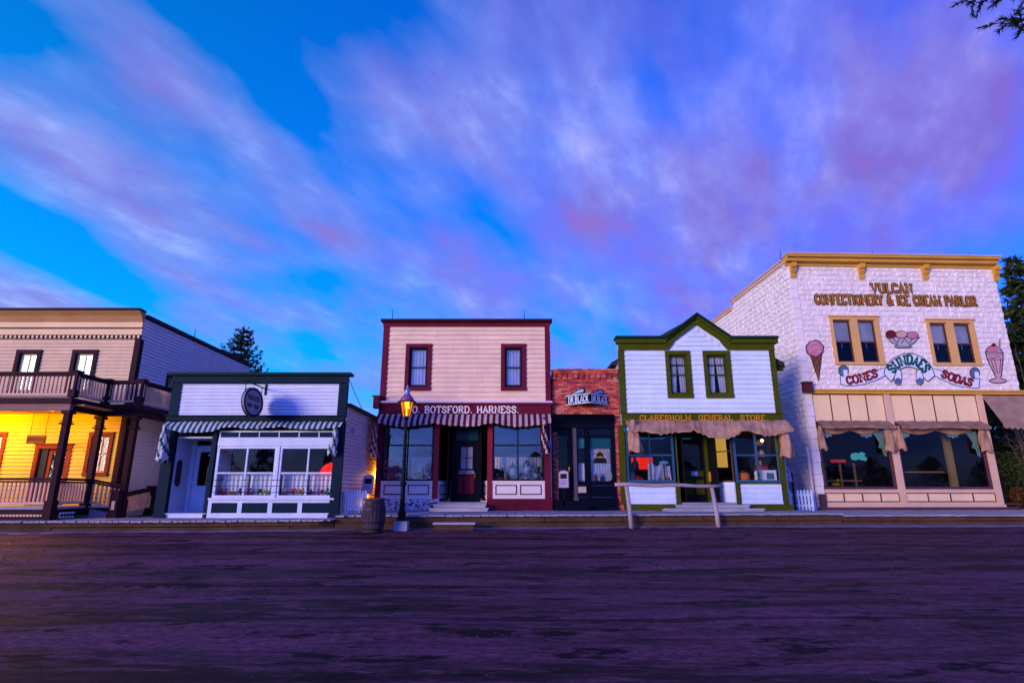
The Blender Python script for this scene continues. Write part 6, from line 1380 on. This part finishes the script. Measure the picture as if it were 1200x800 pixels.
    for i, (p, dx) in enumerate(((pa, -.10), (pc, -.14))):
        b = MB(); b.tube([(p[0]+.05, p[1], -.1), (p[0]+.02, p[1], .5), (p[0]+dx*.5, p[1], zr-.05)], [.075,.07,.065], 10); b.build('post', M_rail, t, smooth=True)
    b = MB(); x0, x1 = pa[0]-.42, pc[0]+.28
    b.tube([(x0+(x1-x0)*k/8, pa[1]+(pc[1]-pa[1])*k/8, zr+.015*math.sin(k*1.7)-.006*k) for k in range(9)], [.058,.062,.06,.058,.06,.057,.055,.052,.048], 10); b.build('top_rail', M_rail, t, smooth=True)
furniture()

# ================================================================ TREES
def spruce(label, x, y, z0, h, rad, leaf, seed, dens=1.0, gap=.0, lift=.35, start=.12, group=None, qs=.26, spread=1.0):
    rr = random.Random(seed); t = thing('spruce_tree', label, 'tree', (x, y, z0), group)
    b = MB(); b.tube([(x, y, z0-.2), (x+.04, y, z0+h*.5), (x, y, z0+h)], [.02*h, .012*h, .012], 9); b.build('trunk', MATS['bark'], t, smooth=True)
    cr = MB(); lb = MB(); k = 0; zz = start
    while zz < .985:
        L = rad*(1-zz)**.85*(1.0)+.12; nb = max(4, int((7 if zz < .7 else 5)*dens))
        a0 = rr.uniform(0, 6.28)
        for i in range(nb):
            if rr.random() < gap: continue
            a = a0+6.283*i/nb+rr.uniform(-.3,.3); l = L*rr.uniform(.65, 1.12); z = z0+h*(zz+rr.uniform(-.012,.012)); dx, dy = math.cos(a), math.sin(a)
            pts = [(x+dx*l*s, y+dy*l*s, z+l*(-.30*s+lift*1.5*s*s*s)) for s in (0,.25,.5,.75,1)]
            lb.tube(pts, [.03*l**.5,.025*l**.5,.018,.012,.005], 4)
            ns = max(4, int(l*9*dens))
            for j in range(ns):
                s = (j+rr.random())/ns; s = .12+.9*s; px, py, pz = x+dx*l*s, y+dy*l*s, z+l*(-.30*s+lift*1.5*s*s*s)
                side = rr.uniform(-1, 1)*(.12+.30*(1-abs(s-.45)))*l*.35*spread
                px += -dy*side; py += dx*side; pz -= abs(side)*.25+rr.uniform(0,.06)
                for _ in range(3):
                    u = Vector((dx*rr.uniform(.2,1)+rr.uniform(-.7,.7), dy*rr.uniform(.2,1)+rr.uniform(-.7,.7), rr.uniform(-.5,.55))).normalized()*qs*rr.uniform(.6,1.3)
                    w = u.cross(Vector((rr.uniform(-1,1), rr.uniform(-1,1), rr.uniform(-1,1)))).normalized()*qs*rr.uniform(.16,.3); p = Vector((px,py,pz))
                    cr.poly([p-w*.6, p+u*.5-w, p+u, p+u*.5+w])
        zz += (.042 if h < 14 else .036)*rr.uniform(.8, 1.25)/max(.7, dens**.5)
    cr.build('crown', leaf, t, recalc=False); lb.build('limbs', MATS['bark'], t)
    return t
def trees():
    paint('bark', (.07,.045,.035), rough=.95, var=.4, grain=(6,6,1.5), bump=.5); paint('pale_bark', (.30,.20,.16), rough=.95, var=.4)
    ld = leafmat('spruce_needles', (.006,.012,.008), (.018,.026,.010)); l2 = leafmat('fir_needles', (.018,.034,.010), (.055,.075,.014))
    X = lambda u, v, Y: XW(u, v, Y)
    spruce('lone dark spruce with upturned boughs rising behind the tan balcony building', X(284, 400, 34), 34, 0, ZW(380, 34), 4.2, ld, 4, 1.9, .03, .46, .3, qs=.20, spread=.5)
    g = 'spruces beyond the parlour'
    spruce('tall dark green spruce whose tip shows just beyond the parlour cornice', X(1187, 310, 31), 31, 0, ZW(299, 31), 3.6, l2, 11, 1.5, 0, .25, .02, g, .36)
    spruce('broad green spruce at the right edge, lower than the one beyond the cornice', X(1232, 330, 30), 30, 0, ZW(318, 30), 4.2, l2, 12, 1.4, 0, .25, .02, g, .38)
    spruce('dark spruce filling the gap low behind the corner of the parlour', X(1160, 400, 38), 38.5, 0, ZW(335, 38.5), 4.6, l2, 13, 1.2, 0, .25, .02, g, .4)
    # bare shrub with pale limbs against the spruces
    bx, by = X(1196, 470, 27.5), 27.5; t = thing('bare_shrub', 'pale leafless shrub reaching out in front of the spruces', 'shrub', (bx, by, .2)); rr = random.Random(3)
    b = MB()
    for k in range(13):
        a = rr.uniform(0, 6.28); sp = rr.uniform(.4, 1.4); hh = rr.uniform(3.5, 7.4); p = [(bx+sp*math.cos(a)*s**1.5+.12*math.sin(s*9+k), by+sp*math.sin(a)*s**1.5, .1+hh*s) for s in (0,.2,.4,.6,.8,1)]
        b.tube(p, [.05,.045,.035,.03,.02,.008], 5)
        for j in range(6): q = Vector(p[2+j % 4]); b.tube([q, q+Vector((rr.uniform(-.7,.7), rr.uniform(-.5,.5), rr.uniform(.0,.7))), q+Vector((rr.uniform(-1.1,1.1), rr.uniform(-.7,.7), rr.uniform(.1,1.0)))], [.02,.013,.005], 4)
    b.build('stems', MATS['pale_bark'], t)
    # autumn bush
    lo = leafmat('autumn_leaves', (.03,.015,.006), (.14,.06,.012)); lg = leafmat('bush_leaves', (.02,.035,.012), (.07,.08,.015))
    for i, (u, v, Y, rx, hz, m, lab) in enumerate(((1194, 572, 25.6, .45, 1.0, lo, 'small rusty leaved bush low at the right end of the boardwalk'), (1172, 540, 27.0, 1.2, 2.6, lg, 'dark green bush behind the rusty one'), (1225, 560, 26.5, 1.5, 2.9, lg, 'green bush cut by the right edge of the photo'))):
        cx = X(u, v, Y); rr = random.Random(20+i); t = thing('bush', lab, 'bush', (cx, Y, .2)); b = MB(); s = MB()
        for k in range(9): a = rr.uniform(0,6.28); s.tube([(cx,Y,.1),(cx+rx*.4*math.cos(a),Y+rx*.4*math.sin(a),.2+hz*.4),(cx+rx*.8*math.cos(a),Y+rx*.8*math.sin(a),.2+hz*rr.uniform(.6,.95))], [.03,.02,.006], 5)
        for k in range(1500):
            th = rr.uniform(0,6.28); r = rr.random()**.5; hh = rr.random(); rad = rx*r*(1-.55*(hh-.45)**2*3)*(.8+.25*math.sin(th*3+hh*7)); p = Vector((cx+rad*math.cos(th), Y+rad*math.sin(th), .25+hz*hh))
            u_ = Vector((rr.uniform(-1,1),rr.uniform(-1,1),rr.uniform(-.6,.6))).normalized()*rr.uniform(.05,.12); w = u_.cross(Vector((rr.uniform(-1,1),rr.uniform(-1,1),rr.uniform(-1,1)))).normalized()*.045
            b.poly([p-u_, p+w, p+u_, p-w])
        b.build('leaves', m, t, recalc=False); s.build('stems', MATS['bark'], t)
    # pine at the right of the camera: only the tips of two boughs come into the picture
    px, py = 13.2, 8.6; t = thing('pine_tree', 'dark pine whose bough tips reach into the top right corner', 'tree', (px, py, 0)); rr = random.Random(6)
    b = MB(); b.tube([(px,py,-.2),(px+.1,py,6),(px,py,13)], [.28,.2,.04], 10); b.build('trunk', MATS['bark'], t, smooth=True)
    lb = MB(); cr = MB()
    B = [((px,py,9.2),(10.3,8.3,9.3),(8.4,8.05,8.9)), ((px,py,10.4),(9.8,8.2,9.9),(7.9,8.0,9.4)), ((px,py,9.4),(10.9,8.1,9.0),(8.6,8.0,8.55))]
    for k in range(26):
        a = rr.uniform(-1.9, 1.9); z = rr.uniform(3.5, 12.6); l = 3.6*(1-z/15); B.append(((px,py,z),(px+l*.5*math.cos(a),py+l*.5*math.sin(a),z+.1),(px+l*math.cos(a),py+l*math.sin(a),z+.2)))
    for i, q in enumerate(B):
        p0, p1, p2 = [Vector(v) for v in q]; pt = lambda s: p0*(1-s)**2+p1*2*s*(1-s)+p2*s*s
        lb.tube([pt(s) for s in (0,.25,.5,.75,1)], [.06,.045,.03,.018,.006], 5)
        for j in range(26):
            s = .35+.65*j/25; o = pt(s)
            for _ in range(2):
                d = Vector((rr.uniform(-1,.2), rr.uniform(-.7,.7), rr.uniform(-.6,.35))).normalized()*rr.uniform(.15,.42); lb.tube([o, o+d*.6, o+d], [.012,.008,.003], 4)
                for c in range(40):
                    e = o+d*rr.uniform(.35,1.05); u_ = (d.normalized()*.8+Vector((rr.uniform(-1,1),rr.uniform(-1,1),rr.uniform(-1,1)))*.8).normalized()*rr.uniform(.06,.14); w = u_.cross(Vector((rr.uniform(-1,1),rr.uniform(-1,1),.3))).normalized()*.011
                    cr.poly([e-w, e+w, e+u_])
    lb.build('limbs', MATS['bark'], t); cr.build('crown', ld, t, recalc=False)
trees()
def across_the_street():
    """the belt of trees on the other side of the street, mirrored in the shop windows"""
    rr = random.Random(31); b = MB()
    for k in range(26):
        cx = -62+5*k+rr.uniform(-1.5, 1.5); cy = -17+rr.uniform(-1.5, 1.5); h = rr.uniform(3.0, 5.2); w = rr.uniform(1.6, 2.8)
        b.tube([(cx,cy,-.1),(cx+.1,cy,h*.8)], [.16,.05], 6)
        for q in range(520):
            z = h*(.12+.88*rr.random()); r = w*(1-(z/h)**1.6)**.6*rr.random()**.5; a = rr.uniform(0, 6.283); p = Vector((cx+r*math.cos(a), cy+r*math.sin(a), z))
            u = Vector((rr.uniform(-1,1), rr.uniform(-1,1), rr.uniform(-.6,.6))).normalized()*rr.uniform(.12,.3); v = u.cross(Vector((rr.uniform(-1,1), rr.uniform(-1,1), rr.uniform(-1,1)))).normalized()*rr.uniform(.08,.16); b.poly([p-u, p+v, p+u, p-v])
    o = kind(b.build('tree_belt', leafmat('belt_leaves', (.006,.010,.005), (.016,.022,.010)), recalc=False), 'stuff'); o['label'] = 'dark belt of low trees across the street, mirrored in the shop windows'; o['category'] = 'trees'
across_the_street()

# ================================================================ LIGHT, SKY, CAMERA
AZ, EL = R(43), R(6)
d = Vector((math.sin(AZ)*math.cos(EL), math.cos(AZ)*math.cos(EL), -math.sin(EL)))
l = bpy.data.lights.new('sun', 'SUN'); l.energy = SUN_E; l.angle = R(20); l.color = SUN_C
o = bpy.data.objects.new('sun', l); C.objects.link(o); o.rotation_euler = d.to_track_quat('-Z', 'Y').to_euler(); o.location = (-20,-20,12)

w = bpy.data.worlds.new('World'); sc.world = w; w.use_nodes = True; t = w.node_tree; t.nodes.clear()
out = N(t, 'ShaderNodeOutputWorld'); bg = N(t, 'ShaderNodeBackground'); bg.inputs[1].default_value = .1
sky = N(t, 'ShaderNodeTexSky', sky_type='NISHITA', sun_disc=False, sun_elevation=EL, sun_rotation=R(180)+AZ, altitude=900, air_density=1.0, dust_density=.6, ozone_density=2.5)
tc = N(t, 'ShaderNodeTexCoord'); sp = N(t, 'ShaderNodeSeparateXYZ'); t.links.new(tc.outputs['Generated'], sp.inputs[0])
zc = mth(t, 'ADD', mth(t, 'MAXIMUM', sp.outputs[2], 0.0), .30)
px = mth(t, 'DIVIDE', sp.outputs[0], zc); py = mth(t, 'DIVIDE', sp.outputs[1], zc)      # cloud deck seen in perspective
qx = mth(t, 'SUBTRACT', px, mth(t, 'MULTIPLY', py, .40))       # the clouds drift obliquely, so their streaks run down to the right
def vec(sx, sy, ox, oy, zz=0):
    c = N(t, 'ShaderNodeCombineXYZ'); t.links.new(mth(t, 'ADD', mth(t, 'MULTIPLY', qx, sx), ox), c.inputs[0]); t.links.new(mth(t, 'ADD', mth(t, 'MULTIPLY', py, sy), oy), c.inputs[1]); c.inputs[2].default_value = zz; return c.outputs[0]
big = noise(t, vec(2.9, 1.7, SEED[0], SEED[1]), 1.0, 2, .5)
mid = noise(t, vec(6.2, 3.7, SEED[2], 4.0, 3), 1.0, 2.5, .55)
fin = noise(t, vec(14.0, 8.5, 9.0, 1.0, 5), 1.0, 4, .6)
tone = noise(t, vec(4.2, 2.7, 21.0, 5.0, 8), 1.0, 4, .55)
s_ = mth(t, 'ADD', mth(t, 'MULTIPLY', big, .50), mth(t, 'ADD', mth(t, 'MULTIPLY', mid, .36), mth(t, 'MULTIPLY', fin, .10)))
def blob(cx, cy, rx, ry, amp, rot=0):
    """a clear gap (amp<0) or bank (amp>0) of the cloud deck at deck position cx, cy"""
    u, v = mth(t, 'SUBTRACT', px, cx), mth(t, 'SUBTRACT', py, cy); c, s = math.cos(rot), math.sin(rot)
    a = mth(t, 'DIVIDE', mth(t, 'ADD', mth(t, 'MULTIPLY', u, c), mth(t, 'MULTIPLY', v, s)), rx); b = mth(t, 'DIVIDE', mth(t, 'SUBTRACT', mth(t, 'MULTIPLY', v, c), mth(t, 'MULTIPLY', u, s)), ry)
    r2 = mth(t, 'ADD', mth(t, 'MULTIPLY', a, a), mth(t, 'MULTIPLY', b, b)); g = mth(t, 'POWER', 2.718, mth(t, 'MULTIPLY', r2, -1.0)); return mth(t, 'MULTIPLY', g, amp)
for q in BLOBS: s_ = mth(t, 'ADD', s_, blob(*q))
cov = ramp(t, s_, COV)
clear = mixc(t, 1.0, sky.outputs[0], SKY_TINT, 'MULTIPLY')      # Nishita pushed towards the deep dusk blue of the photograph
sx01 = mth(t, 'ADD', mth(t, 'MULTIPLY', sp.outputs[0], .5), .5)
clear = mixc(t, 1.0, clear, ramp(t, sx01, CLEAR_LR), 'MULTIPLY')
cc = ramp(t, mth(t, 'ADD', mth(t, 'MULTIPLY', tone, .7), mth(t, 'MULTIPLY', fin, .3)), CLOUD)
cc = mixc(t, 1.0, cc, ramp(t, sx01, CLOUD_LR), 'MULTIPLY')
col = mixc(t, cov, clear, cc)
# the sunset side behind the viewer: dim warm haze instead of blue
warm = mixc(t, 1.0, mixc(t, mth(t, 'MULTIPLY', cov, .6), sky.outputs[0], mixc(t, 1.0, cc, (.6,.35,.25), 'MULTIPLY')), WARM, 'MULTIPLY')
back = ramp(t, mth(t, 'ADD', mth(t, 'MULTIPLY', sp.outputs[1], -.5), .5), [(.42, 0), (.62, 1)])
col = mixc(t, back, col, warm)
t.links.new(col, bg.inputs[0]); t.links.new(bg.outputs[0], out.inputs[0])

cd = bpy.data.cameras.new('camera'); cd.sensor_width = 36; cd.lens = 36*F/1200; cd.clip_end = 3000; cd.clip_start = .05
cam = bpy.data.objects.new('camera', cd); C.objects.link(cam); cam.location = (0,0,H); cam.rotation_euler = (R(90)+PITCH, 0, 0); sc.camera = cam
vs = sc.view_settings; vs.view_transform = 'Standard'; vs.look = 'None'; vs.gamma = 1; vs.exposure = EXPO; vs.use_curve_mapping = False
